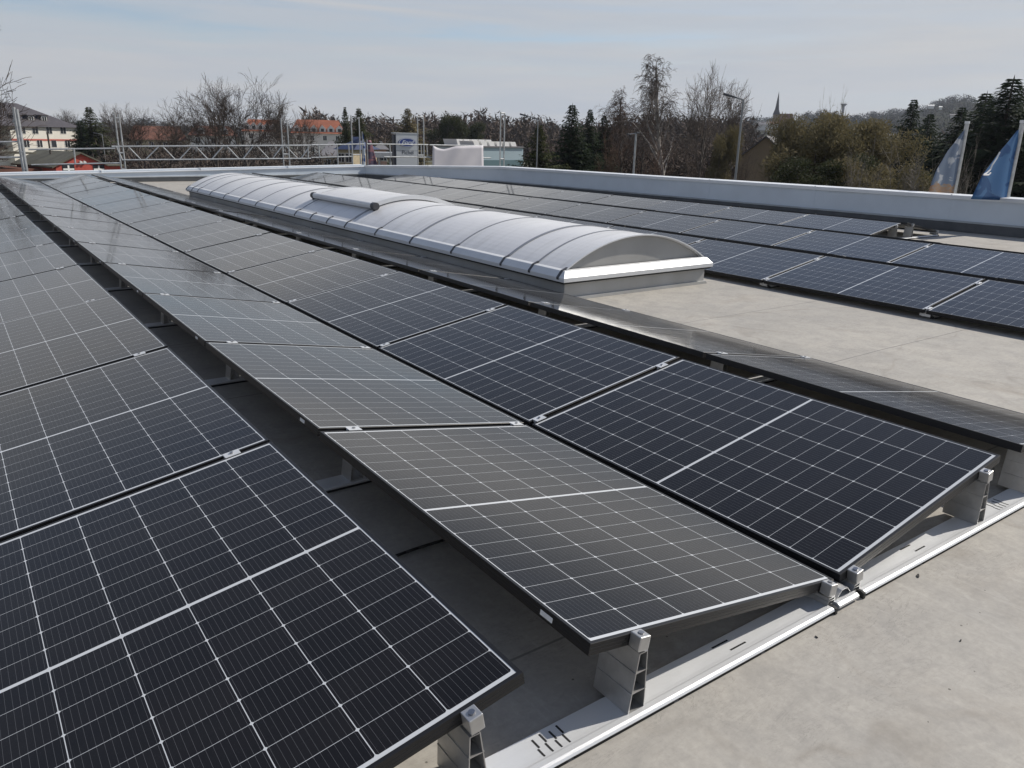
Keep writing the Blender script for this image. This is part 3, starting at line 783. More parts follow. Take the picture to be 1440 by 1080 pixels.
for lab, ms, px, top, dist, wd, rz, cm in [
    ('bare tree at the left edge with branches reaching into the sky', RND3, -84, 12, 42, 190, 2.4, T),
    ('wide bare tree, left one of the tall pair above the lattice girder', RND2, 300, 104, 78, 95, 1.1, T),
    ('tallest bare tree standing above the lattice girder, before the orange roof', RND3, 345, 93, 74, 130, 2.1, T),
    ('bare tree just right of the tall pair, in front of the orange roof', RND, 397, 128, 92, 62, 2.6, T),
    ('small bare tree between the two orange roofs', RND2, 424, 152, 98, 46, .5, T),
    ('low broad bare tree left of the tall pair above the girder', RND3, 236, 136, 105, 84, .2, T),
    ('small bare tree left of the broad one, above the scaffold posts', RND, 190, 148, 110, 56, 4.0, T),
    ('slender bare tree right of the dark conifer by the cream house', RND2, 168, 142, 150, 46, 3.0, T),
    ('bare tree peeping over the roof of the cream house', RND3, 84, 150, 200, 44, 1.7, T),
    ('bare tree right of the slate roof, left of the dark conifer', RND, 108, 153, 205, 42, 2.0, T),
    ('reddish bare tree with hanging twigs, left of the white birch', BIR2, 878, 119, 84, 78, .8, M['twig_red']),
    ('slim bare tree between the reddish tree and white birch', BIR, 905, 112, 88, 52, 2.2, M['twig_red']),
    ('round-crowned bare tree just right of the white birch', RND2, 985, 86, 70, 88, .9, M['birchtwig']),
    ('thin bare tree right of the round-crowned one, behind the curved lamp', RND, 1021, 108, 78, 62, 5.2, M['birchtwig']),
]:
    H0 = 14 if ms in (BIR, BIR2) else 10
    put('bare_tree', lab, 'tree', ms, H0, W[id(ms)], B, cm, px, top, dist, wd, rz, gb)
put('birch_tree', 'tall white-stemmed birch with fine hanging twigs, highest of the trees', 'tree', BIR, 14, W[id(BIR)], M['birch'], M['birchtwig'], 934, 76, 64, 118, .4, gb)
gc = 'conifers beyond the parapet'
for lab, nm, ms, H0, cm, px, top, dist, wd in [
    ('dark green conifer right of the cream house', 'spruce_tree', SPR2, 10, M['pine'], 131, 150, 140, 40),
    ('small dark conifer touching the cream house corner', 'spruce_tree', SPR, 10, M['spruce'], 116, 168, 138, 26),
    ('thin ragged conifer left of two pointed ones by the blue roof', 'pine_tree', PIN, 8, M['pine'], 487, 149, 118, 22),
    ('ragged conifer with open top above the pink house', 'pine_tree', PIN, 8, M['pine'], 506, 151, 122, 36),
    ('brownish conifer behind the sign pylon', 'pine_tree', SPR2, 10, M['olive'], 574, 152, 150, 44),
    ('low dark pine in front of the pale blue hall', 'pine_tree', PIN, 8, M['pine'], 758, 174, 70, 54),
    ('tall dark spruce left of the bare trees', 'spruce_tree', SPR, 10, M['spruce'], 803, 145, 74, 52),
    ('second dark spruce, just right of the tallest one', 'spruce_tree', SPR2, 10, M['spruce'], 828, 153, 80, 40),
    ('small dark spruce behind the reddish bare tree', 'spruce_tree', SPR, 10, M['spruce'], 848, 160, 84, 34),
    ('lone dark spruce with spiky top left of the grey flag', 'spruce_tree', SPR2, 10, M['spruce'], 1276, 139, 88, 52),
    ('short dark spruce right of the spiky one', 'spruce_tree', SPR, 10, M['spruce'], 1302, 158, 92, 44),
    ('dark spruce directly behind the grey flag pole', 'spruce_tree', SPR2, 10, M['spruce'], 1345, 150, 86, 58),
    ('large dark spruce between the two flags', 'spruce_tree', SPR, 10, M['spruce'], 1408, 107, 72, 96),
    ('dark spruce at the right edge behind the blue flag', 'spruce_tree', SPR2, 10, M['spruce'], 1448, 108, 80, 80),
    ('broad dark spruce filling the gap left of the big one', 'spruce_tree', SPR, 10, M['spruce'], 1375, 128, 84, 70),
]:
    put(nm, lab, 'tree', ms, H0, W[id(ms)], B, cm, px, top, dist, wd, px * .37, gc)
gl = 'leafy trees and bushes beyond the parapet'
for lab, ms, H0, cm, px, top, dist, wd in [
    ('round dark green tree behind the white sheet', RDT, 10, M['ivy'], 627, 157, 155, 62),
    ('smaller round dark tree right of the bigger one behind the sheet', RDT, 10, M['ivy'], 664, 168, 175, 40),
    ('olive bush left of the brown gable house', BSH, 8, M['olive'], 1016, 170, 66, 46),
    ('big olive bush right of the brown gable house', BSH, 8, M['olive'], 1136, 153, 58, 96),
    ('tallest olive bush in the middle of the green clump', BSH2, 8, M['olive'], 1152, 143, 56, 150),
    ('wide olive bush at the right side of the green clump', BSH, 8, M['olive'], 1206, 160, 54, 140),
    ('low dark bush at the foot of the green clump', BSH2, 8, M['ivy'], 1150, 206, 46, 130),
    ('low olive bush under the spiky spruce', BSH2, 8, M['olive'], 1262, 214, 44, 130),
    ('dark ivy-green bush low behind the grey flag', BSH, 8, M['ivy'], 1318, 236, 48, 90),
]:
    put('leafy_bush', lab, 'bush', ms, H0, W[id(ms)], B, cm, px, top, dist, wd, px * .7, gl)
gs_ = 'bare shrubs beyond the parapet'
for lab, ms, cm, px, top, dist, wd in [
    ('pale bare shrub left of the grey flag', SHR, M['paletwig'], 1298, 186, 38, 76),
    ('pale bare shrub between the two flags', SHR2, M['paletwig'], 1362, 205, 37, 60),
    ('bare shrub with pale twigs below the wide olive bush', SHR2, M['paletwig'], 1216, 205, 42, 66),
    ('thin bare shrub under the white birch', SHR, M['twig_red'], 925, 185, 58, 64),
    ('thin bare shrub below the round-crowned bare tree', SHR2, M['twig'], 978, 180, 60, 62),
    ('reddish bare shrub left of the small grey mast', SHR2, M['twig_red'], 862, 178, 66, 66),
    ('bare shrub with olive twigs rising at the left end of the green clump', SHR, M['olive'], 1100, 160, 57, 46),
    ('bare shrub with olive twigs sticking out of the green clump top', SHR2, M['olive'], 1168, 139, 57, 58),
    ('bare shrub with olive twigs at the right end of the green clump', SHR, M['olive'], 1232, 160, 55, 66),
    ('thin brown shrub beside the brown gable house', SHR2, M['twig'], 1050, 196, 62, 40),
    ('yellowish low shrub by the small grey mast', SHR, M['olive'], 856, 226, 46, 34),
]:
    put('bare_shrub', lab, 'shrub', ms, 5, W[id(ms)], B, cm, px, top, dist, wd, px * .9, gs_)

# -------- woods that read as one mass
def brush_mass(name, mat_, items, seed, tw=.10, tall=1.0):
    """items: (point, height, width, strokes); each an upright brush of thin tapering blades"""
    rng = random.Random(seed); s = MB()
    for p, h, wd, n in items:
        for k in range(int(n * 2.6)):
            a = rng.random() * 6.28; q = math.sqrt(rng.random()); rr = wd * .55 * q
            cap = h * (1 - .42 * q * q)
            b = p + Vector((math.cos(a) * rr, math.sin(a) * rr, cap * rng.uniform(.02, .98)))
            L = h * rng.uniform(.05, .15)
            up = (rvec(rng) + Vector((0, 0, .55))) * L
            if b.z + up.z > p.z + cap * 1.04: up.z = max(0, p.z + cap * rng.uniform(.96, 1.04) - b.z)
            u = Vector((rng.gauss(0, 1), rng.gauss(0, 1), .3)).normalized() * tw * rng.uniform(.5, 1.3)
            s.add([b - u, b + u, b + up], [(0, 1, 2)])
    o = link(name, s.raw(name), mat_); return tag(o, kind='stuff')
rng = random.Random(77)
its = []
for k in range(330):            # brown wood closing the view in the middle distance
    px = rng.uniform(430, 1060); d = rng.uniform(230, 390)
    sl_ = {0: .0}.get(1, None)
    top = (.0295 + .004 * math.sin(px * .021) + .0035 * math.sin(px * .083 + 2)) if px < 860 else .035
    h = CAM.z - GROUND + top * d * rng.uniform(.75, 1.08)
    its.append((stand(px, d), h, rng.uniform(6, 11), 75))
o = brush_mass('woodland', M['brownwood'], its, 1, .42); o['label'] = 'brown leafless wood closing the view behind the hall and sign'
its = []
for k in range(150):            # dark undergrowth under the birches
    px = rng.uniform(765, 1075); d = rng.uniform(86, 110)
    its.append((stand(px, d), rng.uniform(4.5, 7.6), rng.uniform(3, 5), 90))
for k in range(70):
    px = rng.uniform(1240, 1490); d = rng.uniform(92, 110); its.append((stand(px, d), rng.uniform(5, 9.0), rng.uniform(4, 6), 90))
o = brush_mass('undergrowth', M['brownwood'], its, 2, .085); o['label'] = 'dark leafless undergrowth below the birches and spruces'
its = []
for k in range(150):            # hedges and gardens below the orange roofs
    px = rng.uniform(150, 470); d = rng.uniform(95, 160); its.append((stand(px, d), rng.uniform(3.0, 5.6), rng.uniform(3.5, 6), 70))
for k in range(90):
    px = rng.uniform(-60, 480); d = rng.uniform(230, 330); its.append((stand(px, d), rng.uniform(5, 11), rng.uniform(5, 9), 60))
o = brush_mass('garden_brush', M['twig'], its, 3, .11); o['label'] = 'brown bare hedges and gardens behind the lattice girder'
its = []; its2 = []
for k in range(2300):           # wooded hills
    az = AZ0 + rng.uniform(-.62, .72); r = 420 + 1050 * math.sqrt(rng.random())
    px = px_of_az(az)
    if px < 560 and rng.random() < .6: continue
    p = Vector((CAM.x + r * math.sin(az), CAM.y + r * math.cos(az), hill_z(az, r) - 1))
    (its2 if rng.random() < .22 else its).append((p, rng.uniform(8, 14) * (1 if px < 1150 else .9), rng.uniform(9, 15), 34))
o = brush_mass('hill_wood', M['farwood'], its, 4, .9); o['label'] = 'leafless woods covering the distant hills'
o = brush_mass('hill_fir', M['farfir'], its2, 5, 1.2); o['label'] = 'dark fir patches scattered over the distant hills'

# ------------------------------------------------------------------ buildings
M['cream'] = mat('cream_render', (.68, .645, .57), .8, var=.06, scale=.6)
M['white_render'] = mat('white_render', (.62, .60, .57), .8, var=.08, scale=.4)
M['slate'] = mat('slate_roof', (.062, .056, .062), .6, var=.2, scale=1.5)
M['dark_roof'] = mat('felt_roof', (.105, .10, .075), .85, var=.3, scale=.5)
M['tile'] = mat('orange_tiles', (.27, .088, .046), .75, var=.25, scale=.7)
M['tile_brown'] = mat('brown_tiles', (.14, .058, .038), .8, var=.25, scale=.5)
M['brick'] = mat('red_brick', (.42, .070, .050), .8, var=.15, scale=2)
M['winglass'] = mat('window_glass', (.03, .034, .04), .12)
M['white_paint'] = mat('white_paint', (.78, .77, .74), .5)
M['band'] = mat('red_band', (.45, .12, .09), .7)
M['brown_wall'] = mat('brown_render', (.21, .155, .10), .85, var=.15, scale=.4)
M['bluehall'] = mat('pale_blue_cladding', (.34, .43, .47), .5, var=.05, scale=.3)
M['tealband'] = mat('teal_band', (.10, .17, .19), .5)
M['grey_roof'] = mat('grey_roof', (.17, .165, .175), .7, var=.15, scale=.5)
M['blue_roof'] = mat('blue_roof', (.018, .028, .075), .45, var=.2, scale=.5)
M['pink_wall'] = mat('pink_render', (.48, .30, .24), .8, var=.1)
M['beige_wall'] = mat('beige_render', (.36, .30, .20), .8, var=.15)
class Frame:
    """local building frame: origin at ground below pixel column, x to the right as seen, y away"""
    def __init__(s, px, dist, turn=0.0):
        s.o = stand(px, dist); d = s.o - CAM; a = math.atan2(d.x, d.y) + turn
        s.fx = Vector((math.cos(a), -math.sin(a), 0)); s.fy = Vector((math.sin(a), math.cos(a), 0)); s.rz = -a; s.dist = dist
    def hit(s, px, py):
        d = ray(px, py); return CAM + d * ((s.o - CAM).dot(s.fy) / d.dot(s.fy))
    def z(s, px, py): return s.hit(px, py).z - GROUND
    def x(s, px): return (s.hit(px, 200) - s.o).dot(s.fx)
def house(name, label, cat, F): return empty(name, F.o, (0, 0, F.rz), label, cat)
def window_part(root, x, z, wd, hg, y=0.0, mullion=True, frame=None):
    s = MB(); s.box((x - wd / 2, y - .04, z), (x + wd / 2, y - .004, z + hg)); fr = s.obj('window', frame or M['white_paint'], root)
    s = MB()
    if mullion:
        b = .07
        s.box((x - wd / 2 + b, y - .055, z + b), (x - b / 2, y - .041, z + hg - b)); s.box((x + b / 2, y - .055, z + b), (x + wd / 2 - b, y - .041, z + hg - b))
    else: s.box((x - wd / 2 + .07, y - .055, z + .07), (x + wd / 2 - .07, y - .041, z + hg - .07))
    s.obj('pane', M['winglass'], fr); return fr
def hip_roof(s, x0, x1, y0, y1, z0, z1, ridge_in, ov=.5, gable_ends=False):
    x0 -= ov; x1 += ov; y0 -= ov; y1 += ov; ym = (y0 + y1) / 2
    s.add([(x0, y0, z0), (x1, y0, z0), (x1, y1, z0), (x0, y1, z0), (x0 + ridge_in, ym, z1), (x1 - ridge_in, ym, z1)],
          [(0, 1, 5, 4), (1, 2, 5), (2, 3, 4, 5), (3, 0, 4), (3, 2, 1, 0)]); return s
# cream house with slate hip roof (far left)
F = Frame(50, 150, -.6); h = house('cream_house', 'cream two-storey house with slate hip roof and red band at far left', 'house', F)
ez = F.z(60, 177.5); rz_ = F.z(40, 151); xl, xr = F.x(17), F.x(111)
s = MB(); s.box((xl, 0, 0), (xr, 11, ez)); s.obj('wall', M['cream'], h)
s = MB(); hip_roof(s, xl - 4.5, xr, .25, 11.2, ez - .1, rz_ + .7, 6.6, .7); rf = s.obj('roof', M['slate'], h)
cx_ = F.x(21); s = MB(); s.box((cx_ - .45, 4.4, rz_ - 2.4), (cx_ + .45, 5.4, F.z(21, 146) + .5)); s.obj('chimney', M['tile_brown'], rf)
bz = F.z(60, 198); s = MB(); s.box((xl - .02, -.05, bz), (xr + .02, -.003, bz + .28)); s.obj('storey_band', M['band'], h)
for px in (34, 52, 71.5, 91): window_part(h, F.x(px), F.z(px, 188.5), 1.05, 1.25, 0, True, M['white_render'])
for px in (37, 55.5, 75.5, 94.5): window_part(h, F.x(px), F.z(px, 207.5), 1.0, 1.2, 0, px != 75.5, M['white_paint'])
for px in (36, 56.5, 74.5):
    x = F.x(px); z = F.z(px, 171.5); s = MB(); s.box((x - .62, 1.3, z), (x + .62, 3.6, z + .95)); s.prism([(x - .72, z + .95), (x + .72, z + .95), (x + .72, z + 1.05), (x - .72, z + 1.05)], 1, 1.1, 4.2)
    dm = s.obj('dormer', M['slate'], h); window_part(dm, x, z + .1, .85, .75, 1.29, True)
# lower wing at left
s = MB(); s.box((xl - 10, 1.5, 0), (xl - .01, 9, ez - 3.4)); s.obj('side_wing', M['cream'], h)
s = MB(); s.add([(xl - 10.3, 1.1, ez - 3.5), (xl - .02, 1.1, ez - 3.5), (xl - .02, 9.4, ez - 3.5), (xl - 10.3, 9.4, ez - 3.5), (xl - 9, 5.2, ez - .6), (xl - 2.5, 5.2, ez - .6)], [(0, 1, 5, 4), (1, 2, 5), (2, 3, 4, 5), (3, 0, 4), (3, 2, 1, 0)]); s.obj('wing_roof', M['slate'], h)
# red brick gable building
F = Frame(118, 88, -.42); h = house('brick_building', 'low red brick building with gable front and dark felt roof', 'building', F)
gx0, gx1, gxa = F.x(73), F.x(166), F.x(110); gz = F.z(110, 216); g0 = F.z(73, 233.5); g1 = F.z(166, 233.5)
s = MB(); s.prism([(gx0, 0), (gx1, 0), (gx1, g1), (gx0 + (gx1 - gx0) * .78, g1), (gxa, gz), (gx0, g0)], 1, 0, 9); s.obj('wall', M['brick'], h)
s = MB()
def slab(s, x0, z0, x1, z1, y0, y1, th=.14): s.hexa([(x0, y0, z0), (x1, y0, z1), (x1, y1, z1), (x0, y1, z0)], [(x0, y0, z0 + th), (x1, y0, z1 + th), (x1, y1, z1 + th), (x0, y1, z0 + th)])
slab(s, gx0 - .4, g0 - .2, gxa - .001, gz + .01, -.25, 9.3); slab(s, gxa, gz + .01, gx0 + (gx1 - gx0) * .78, g1 + .01, -.25, 9.3); slab(s, gx0 + (gx1 - gx0) * .78 + .001, g1 + .012, gx1 + .3, g1 + .012, -.25, 9.3)
s.obj('roof', M['dark_roof'], h)
s = MB(); s.box((gx0 - 9, 3, 0), (gx0 - .01, 12, g0 - .35)); s.obj('side_wall', M['tile_brown'], h)
s = MB(); slab(s, gx0 - 10, g0 - .3, gx0 - 10 + 4.5, gz - .1, 2.5, 12); slab(s, gx0 - 10 + 4.501, gz - .1, gx0 - .5, gz - .1, 2.5, 12); s.obj('side_roof', M['dark_roof'], h)
for px in (91, 134): 
    x = F.x(px); z = F.z(px, 243); s = MB(); s.box((x - .55, -.03, z), (x + .55, -.003, z + .75)); wn = s.obj('window', M['winglass'], h)
    s = MB(); s.box((x - .5, -.045, z + .24), (x + .5, -.031, z + .40)); s.box((x - .08, -.0445, z + .08), (x + .08, -.0315, z + .68)); s.obj('window_bar', M['white_paint'], wn)
for px in (109, 114.5):
    x = F.x(px); z = F.z(px, 228.5); s = MB(); s.tube((x, -.22, z), (x, -.003, z + .02), .12, .14, 10); s.obj('wall_lamp', M['white_paint'], h)
# rows of houses behind the girder
def row_house(name, label, px0, px1, eave, ridge, dist, wall, roof, dorm=0, depth=10, turn=0.0, ridge_in=1.5, winrows=1):
    F = Frame((px0 + px1) / 2, dist, turn); h = house(name, label, 'house', F); pm = (px0 + px1) / 2
    x0, x1 = F.x(px0), F.x(px1); e = F.z(pm, eave); rr = F.z(pm, ridge)
    s = MB(); s.box((x0, 0, 0), (x1, depth, e)); s.obj('wall', wall, h)
    s = MB(); hip_roof(s, x0, x1, 0, depth, e - .1, rr, ridge_in, .45); rf = s.obj('roof', roof, h)
    n = max(2, int((x1 - x0) / 2.6))
    for i in range(n):
        if e > 2.5: window_part(h, x0 + (i + .5) * (x1 - x0) / n, e - 1.75, .95, 1.2)
    if winrows > 1:
        for i in range(n): window_part(h, x0 + (i + .5) * (x1 - x0) / n, e - 4.4, .95, 1.2)
    for i in range(dorm):
        x = x0 + (i + .5) * (x1 - x0) / dorm; z = e + .15
        s = MB(); s.prism([(x - .8, z), (x + .8, z), (x + .8, z + .9), (x, z + 1.7), (x - .8, z + .9)], 1, .25, 4.5); dm = s.obj('dormer', M['white_render'], h); window_part(dm, x, z + .1, .9, .85, .25, False)
    return h
row_house('tiled_house', 'long white house with orange tiled roof and dormers behind the tallest bare tree', 344, 401, 184, 167.5, 190, M['white_render'], M['tile'], 6, winrows=2)
row_house('tiled_house', 'white house with orange tiled roof right of the small bare tree', 412, 484, 187, 168, 200, M['white_render'], M['tile'], 6, winrows=2)
row_house('brown_roof_house', 'long low house with dark brown tiled roof behind the broad bare tree', 182, 262, 196, 177, 185, M['beige_wall'], M['tile_brown'], 0)
row_house('brown_roof_house', 'dark brown roofed house just left of the first orange roof', 268, 332, 190, 177, 178, M['white_render'], M['tile_brown'], 2)
row_house('grey_roof_house', 'beige house with grey roof in front of the orange roofs', 452, 480, 218, 199, 112, M['beige_wall'], M['grey_roof'], 0, 8)
row_house('blue_roof_house', 'small beige house with dark blue roof left of the striped flag', 474, 495, 209, 192, 108, M['beige_wall'], M['blue_roof'], 0, 7, .5, 2.2)
row_house('pink_house', 'small pink house seen between the patterned banner and sign', 527, 543, 209, 199, 120, M['pink_wall'], M['grey_roof'], 0, 7)
# flat canopy
F = Frame(540, 62); h = house('canopy', 'flat grey canopy roof just left of the sign pylon', 'canopy', F)
z = F.z(540, 217); x0, x1 = F.x(525), F.x(556); s = MB(); s.box((x0, 0, z - .25), (x1, 4, z + .12)); s.obj('roof', M['alu_dull'], h)
for x in (x0 + .4, x1 - .4): s = MB(); s.tube((x, .5, 0), (x, .5, z - .251), .08, n=8); s.obj('post', M['galv'], h)
# pale blue hall with roof lights
F = Frame(700, 122, -.75); h = house('pale_blue_hall', 'pale blue industrial hall with white roof lights behind the scaffold posts', 'hall', F)
x0, x1 = F.x(664), F.x(736); z = F.z(700, 207.5)
s = MB(); s.box((x0, 0, 0), (x1, 9, z)); s.obj('wall', M['bluehall'], h)
s = MB(); s.box((x0 - .02, -.06, 0), (x1 + .02, -.004, F.z(700, 225))); s.obj('plinth', M['tealband'], h)
s = MB(); s.box((x0 - .2, -.2, z + .001), (x1 + .2, 9.2, z + .2)); s.obj('roof', M['grey_roof'], h)
for j, yy in enumerate((.6, 5.0)):
    for i in range(6 - j):
        x = x0 + 1.0 + i * (x1 - x0 - 1.4) / 6 + j * .5; s = MB(); s.prism([(x, z + .201), (x + 1.05, z + .201), (x + .75, z + .85 + .25 * j), (x - .30, z + .85 + .25 * j)], 1, yy, yy + 3.2); s.obj('roof_light', M['white_paint'], h)
# house with brown gable wall (right)
F = Frame(1066, 76, .12); h = house('brown_gable_house', 'house with plain brown gable wall behind the curved street lamp', 'house', F)
xa_, xb_ = F.x(1042), F.x(1092); za_, zb_ = F.z(1042, 222), F.z(1077, 193)
xm = F.x(1077)
s = MB(); s.prism([(xa_, 0), (2 * xm - xa_, 0), (2 * xm - xa_, za_), (xm, zb_), (xa_, za_)], 1, 0, 9); s.obj('wall', M['brown_wall'], h)
s = MB(); slab(s, xa_ - .35, za_ - .25, xm - .001, zb_ + .02, -.3, 9.3, .12); slab(s, xm, zb_ + .02, 2 * xm - xa_ + .35, za_ - .25, -.3, 9.3, .12); s.obj('roof', M['slate'], h)
# town on the slope, church, water tower
gt = 'distant houses on the hillside'
def far_house(px, py, wpx, hpx, dist, wallm, roofm, label):
    p = at(px, py, dist); d = p - CAM; a = math.atan2(d.x, d.y); wd = wpx * dist / FPX; hg = hpx * dist / FPX
    o = empty('distant_house', (p.x, p.y, p.z - hg), (0, 0, -a), label, 'house', gt)
    s = MB(); s.box((-wd / 2, 0, -.8), (wd / 2, 8, hg * .6)); s.obj('wall', wallm, o)
    s = MB(); s.prism([(0 - .4, hg * .6), (8.4, hg * .6), (4, hg)], 0, -wd / 2 - .4, wd / 2 + .4); s.obj('roof', roofm, o)
far_house(1074, 171, 14, 9, 640, M['white_render'], M['grey_roof'], 'pale distant house below the church spire, left of it')
far_house(1088, 171, 13, 7, 660, M['white_render'], M['tile_brown'], 'pale distant house with dark roof right below the church spire')
far_house(1052, 180, 11, 7, 600, M['white_render'], M['grey_roof'], 'small pale distant house between lamp post and church')
far_house(1038, 165, 9, 5, 700, M['white_render'], M['grey_roof'], 'tiny pale distant house just left of the curved lamp')
far_house(1310, 147, 6, 3.5, 900, M['white_paint'], M['white_paint'], 'bright white distant house high on the wooded hill')
far_house(1323, 149, 3, 3, 900, M['white_paint'], M['white_paint'], 'tiny white distant house right of the bright one on the hill')
far_house(1292, 148, 3.5, 3, 930, M['white_render'], M['grey_roof'], 'tiny pale distant house left of the bright one on the hill')
far_house(1251, 188, 9, 5, 330, M['white_render'], M['grey_roof'], 'grey distant house low between bushes and spiky spruce')
far_house(1345, 160, 12, 3, 520, M['white_render'], M['grey_roof'], 'long pale distant roof above the grey flag')
p = at(1091, 168, 720); d = p - CAM; k = 720 / FPX
ch = empty('church', (p.x, p.y, p.z - 12), (0, 0, -math.atan2(d.x, d.y)), 'church with slim dark pointed spire on the horizon', 'church')
s = MB(); s.box((-2.6, 0, 0), (2.6, 5.2, 16)); s.obj('tower', M['brown_wall'], ch)
s = MB(); s.box((-1.5, -.01 + 5.3, 0), (13, 14, 11)); s.obj('nave', M['brown_wall'], ch)
s = MB(); s.prism([(5.0, 11.01), (14.3, 11.01), (9.6, 17)], 0, -1.8, 13.3); s.obj('nave_roof', M['tile_brown'], ch)
s = MB(); topz = 12 + (168 - 134) * k
s.add([(-3.0, -.4, 16.01), (3.0, -.4, 16.01), (3.0, 5.6, 16.01), (-3.0, 5.6, 16.01), (-1.6, 1.0, 20), (1.6, 1.0, 20), (1.6, 4.2, 20), (-1.6, 4.2, 20), (0, 2.6, topz)], [(0, 1, 5, 4), (1, 2, 6, 5), (2, 3, 7, 6), (3, 0, 4, 7), (4, 5, 8), (5, 6, 8), (6, 7, 8), (7, 4, 8), (3, 2, 1, 0)]); s.obj('spire', M['slate'], ch)
p = at(1186, 152, 1500); k = 1500 / FPX
wt_ = empty('water_tower', (p.x, p.y, p.z - 25), (0, 0, 0), 'mushroom-shaped water tower on the horizon above the olive bushes', 'water tower')
s = MB(); s.tube((0, 0, 0), (0, 0, 25 + 2.2 * k), 2.2, 2.0, 12); s.obj('shaft', M['grey_roof'], wt_)
s = MB(); s.tube((0, 0, 25 + 2.0 * k), (0, 0, 25 + 4.2 * k), 2.2, 5.2, 16); s.tube((0, 0, 25 + 4.201 * k), (0, 0, 25 + 5.0 * k), 5.2, 4.8, 16); s.obj('tank', M['grey_roof'], wt_)

# ------------------------------------------------------------------ scaffold behind the far parapet
SY = 27.0
gsf = 'scaffold parts behind the far parapet'
def tubes(name, label, cat, segs, r=.024, mt='galv', group=gsf, part='tube'):
    """segs: list of (part name, [(p,q),...])"""
    pts = [q for _, l in segs for pq in l for q in pq]; o0 = min(pts, key=lambda v: v.z)
    root = empty(name, o0, (0, 0, 0), label, cat, group)
    for pn, l in segs:
        s = MB()
        for p, q in l: s.tube(Vector(p) - o0, Vector(q) - o0, r, r, 8)
        s.obj(pn, M[mt], root, smooth=False)
    return root
def P(px, py, y=SY): return at_y(px, py, y)
def vert(px0, py0, zb, y=SY): a = P(px0, py0, y); return (Vector((a.x, a.y, zb)), a)
# left mast with brace
a = P(27, 150); b = vert(31, 200, GROUND)[0]
ax = P(28, 180); zt_ = P(24, 148).z
def ladder_post(label, px, top, sep_px, zb=GROUND, y=SY, cap=None, r=.024):
    A = P(px, 200, y); B_ = P(px + sep_px, 200, y); zt1 = P(px, top, y).z
    segs = [('post', [(Vector((A.x, A.y, zb)), Vector((A.x, A.y, zt1)))]), ('post', [(Vector((B_.x, B_.y, zb)), Vector((B_.x, B_.y, zt1 * 1.0 - .05)))])]
    rg = []
    z = .35
    while z < (zt1 - .05): rg.append(z); z += .5
    for z in [g for g in rg if g < .9] + ([cap] if cap else []): segs.append(('coupler', [(Vector((A.x, A.y, z)), Vector((B_.x, B_.y, z)))]))
    return tubes('scaffold_post', label, 'scaffold post', segs, r)
ladder_post('thick scaffold mast pair in front of the cream house', 27, 151, 4.0, r=.045)
p0, p1 = P(18, 172), P(26, 156); tubes('scaffold_brace', 'thin raking brace leaning on the mast by the cream house', 'scaffold brace', [('tube', [(p0, p1)])], .018)
ladder_post('scaffold post pair at the left end of the lattice girder', 166, 158, 6.0, cap=P(170, 166).z)
ladder_post('scaffold post pair in front of the small bare tree', 397, 166, 8.5)
ladder_post('scaffold post pair left of the striped flag', 495, 162, 11)
ladder_post('scaffold frame with crossbar beside the sign pylon', 587.5, 164, 8.5, cap=P(590, 164.5).z)
ladder_post('scaffold post pair in front of the pale blue hall', 703.5, 157, 5.5, cap=P(706, 165).z, y=22.5)
# lattice girder
def lerp(a, b, f): return a.lerp(b, f)
ta, tb = P(157, 206), P(437, 204.3); ba, bb_ = P(172, 225), P(437, 222.8)
dg = []
n = 6
for i in range(n):
    f0 = (i + .08) / n; fm = (i + .53) / n; f1 = (i + .98) / n
    dg += [(lerp(ta, tb, .06 + .94 * f0), lerp(ba, bb_, fm)), (lerp(ba, bb_, fm + .02), lerp(ta, tb, .06 + .94 * f1))]
gd = tubes('lattice_girder', 'long galvanised lattice girder with zigzag bracing above the far parapet', 'lattice girder', [('top_chord', [(ta, tb)]), ('bottom_chord', [(ba, bb_)]), ('end_post', [(lerp(ta, tb, .02), ba)]), ('end_post', [(lerp(ta, tb, .985), lerp(ba, bb_, .985))])], .026)
o0 = Vector(gd.location)
for p, q in dg: s = MB(); s.tube(p - o0, q - o0, .02, .02, 8); s.obj('diagonal', M['galv'], gd)
def guard(label, segs): return tubes('guard_rail', label, 'guard rail', segs)
guard('double guard rail in front of the red brick building', [('top_rail', [(P(40, 210.2), P(162, 208.6))]), ('lower_rail', [(P(44, 231.8), P(170, 229.2))]), ('upright', [(P(104, 209.4), P(106, 230.5))])])
guard('double guard rail at the far left edge', [('top_rail', [(P(-60, 200.5), P(33, 199))]), ('lower_rail', [(P(-60, 222), P(36, 221))])])
guard('guard rail between lattice girder and striped flag', [('top_rail', [(P(438, 203.8), P(512, 202.6))]), ('lower_rail', [(P(438, 221.6), P(497, 220))]), ('upright', [(P(448, 203.6), P(449.5, 221.3))]), ('upright', [(P(474, 203.2), P(475.5, 232))]), ('upright', [(P(490, 203), P(491.5, 220.1))])])
guard('guard rail passing in front of the sign pylon', [('top_rail', [(P(516, 202.5), P(602, 203.5))]), ('lower_rail', [(P(540, 220.5), P(606, 221.2))]), ('upright', [(P(548, 202.8), P(549.5, 220.6))]), ('upright', [(P(600, 203.4), P(601.5, 221.2))]), ('upright', [(P(592, 203.4), P(593, 221))])])
guard('guard rail crossing the white sheet', [('top_rail', [(P(604, 203.8), P(680, 205))]), ('lower_rail', [(P(607, 221.4), P(690, 222))]), ('upright', [(P(651, 204.5), P(651.5, 219))])])
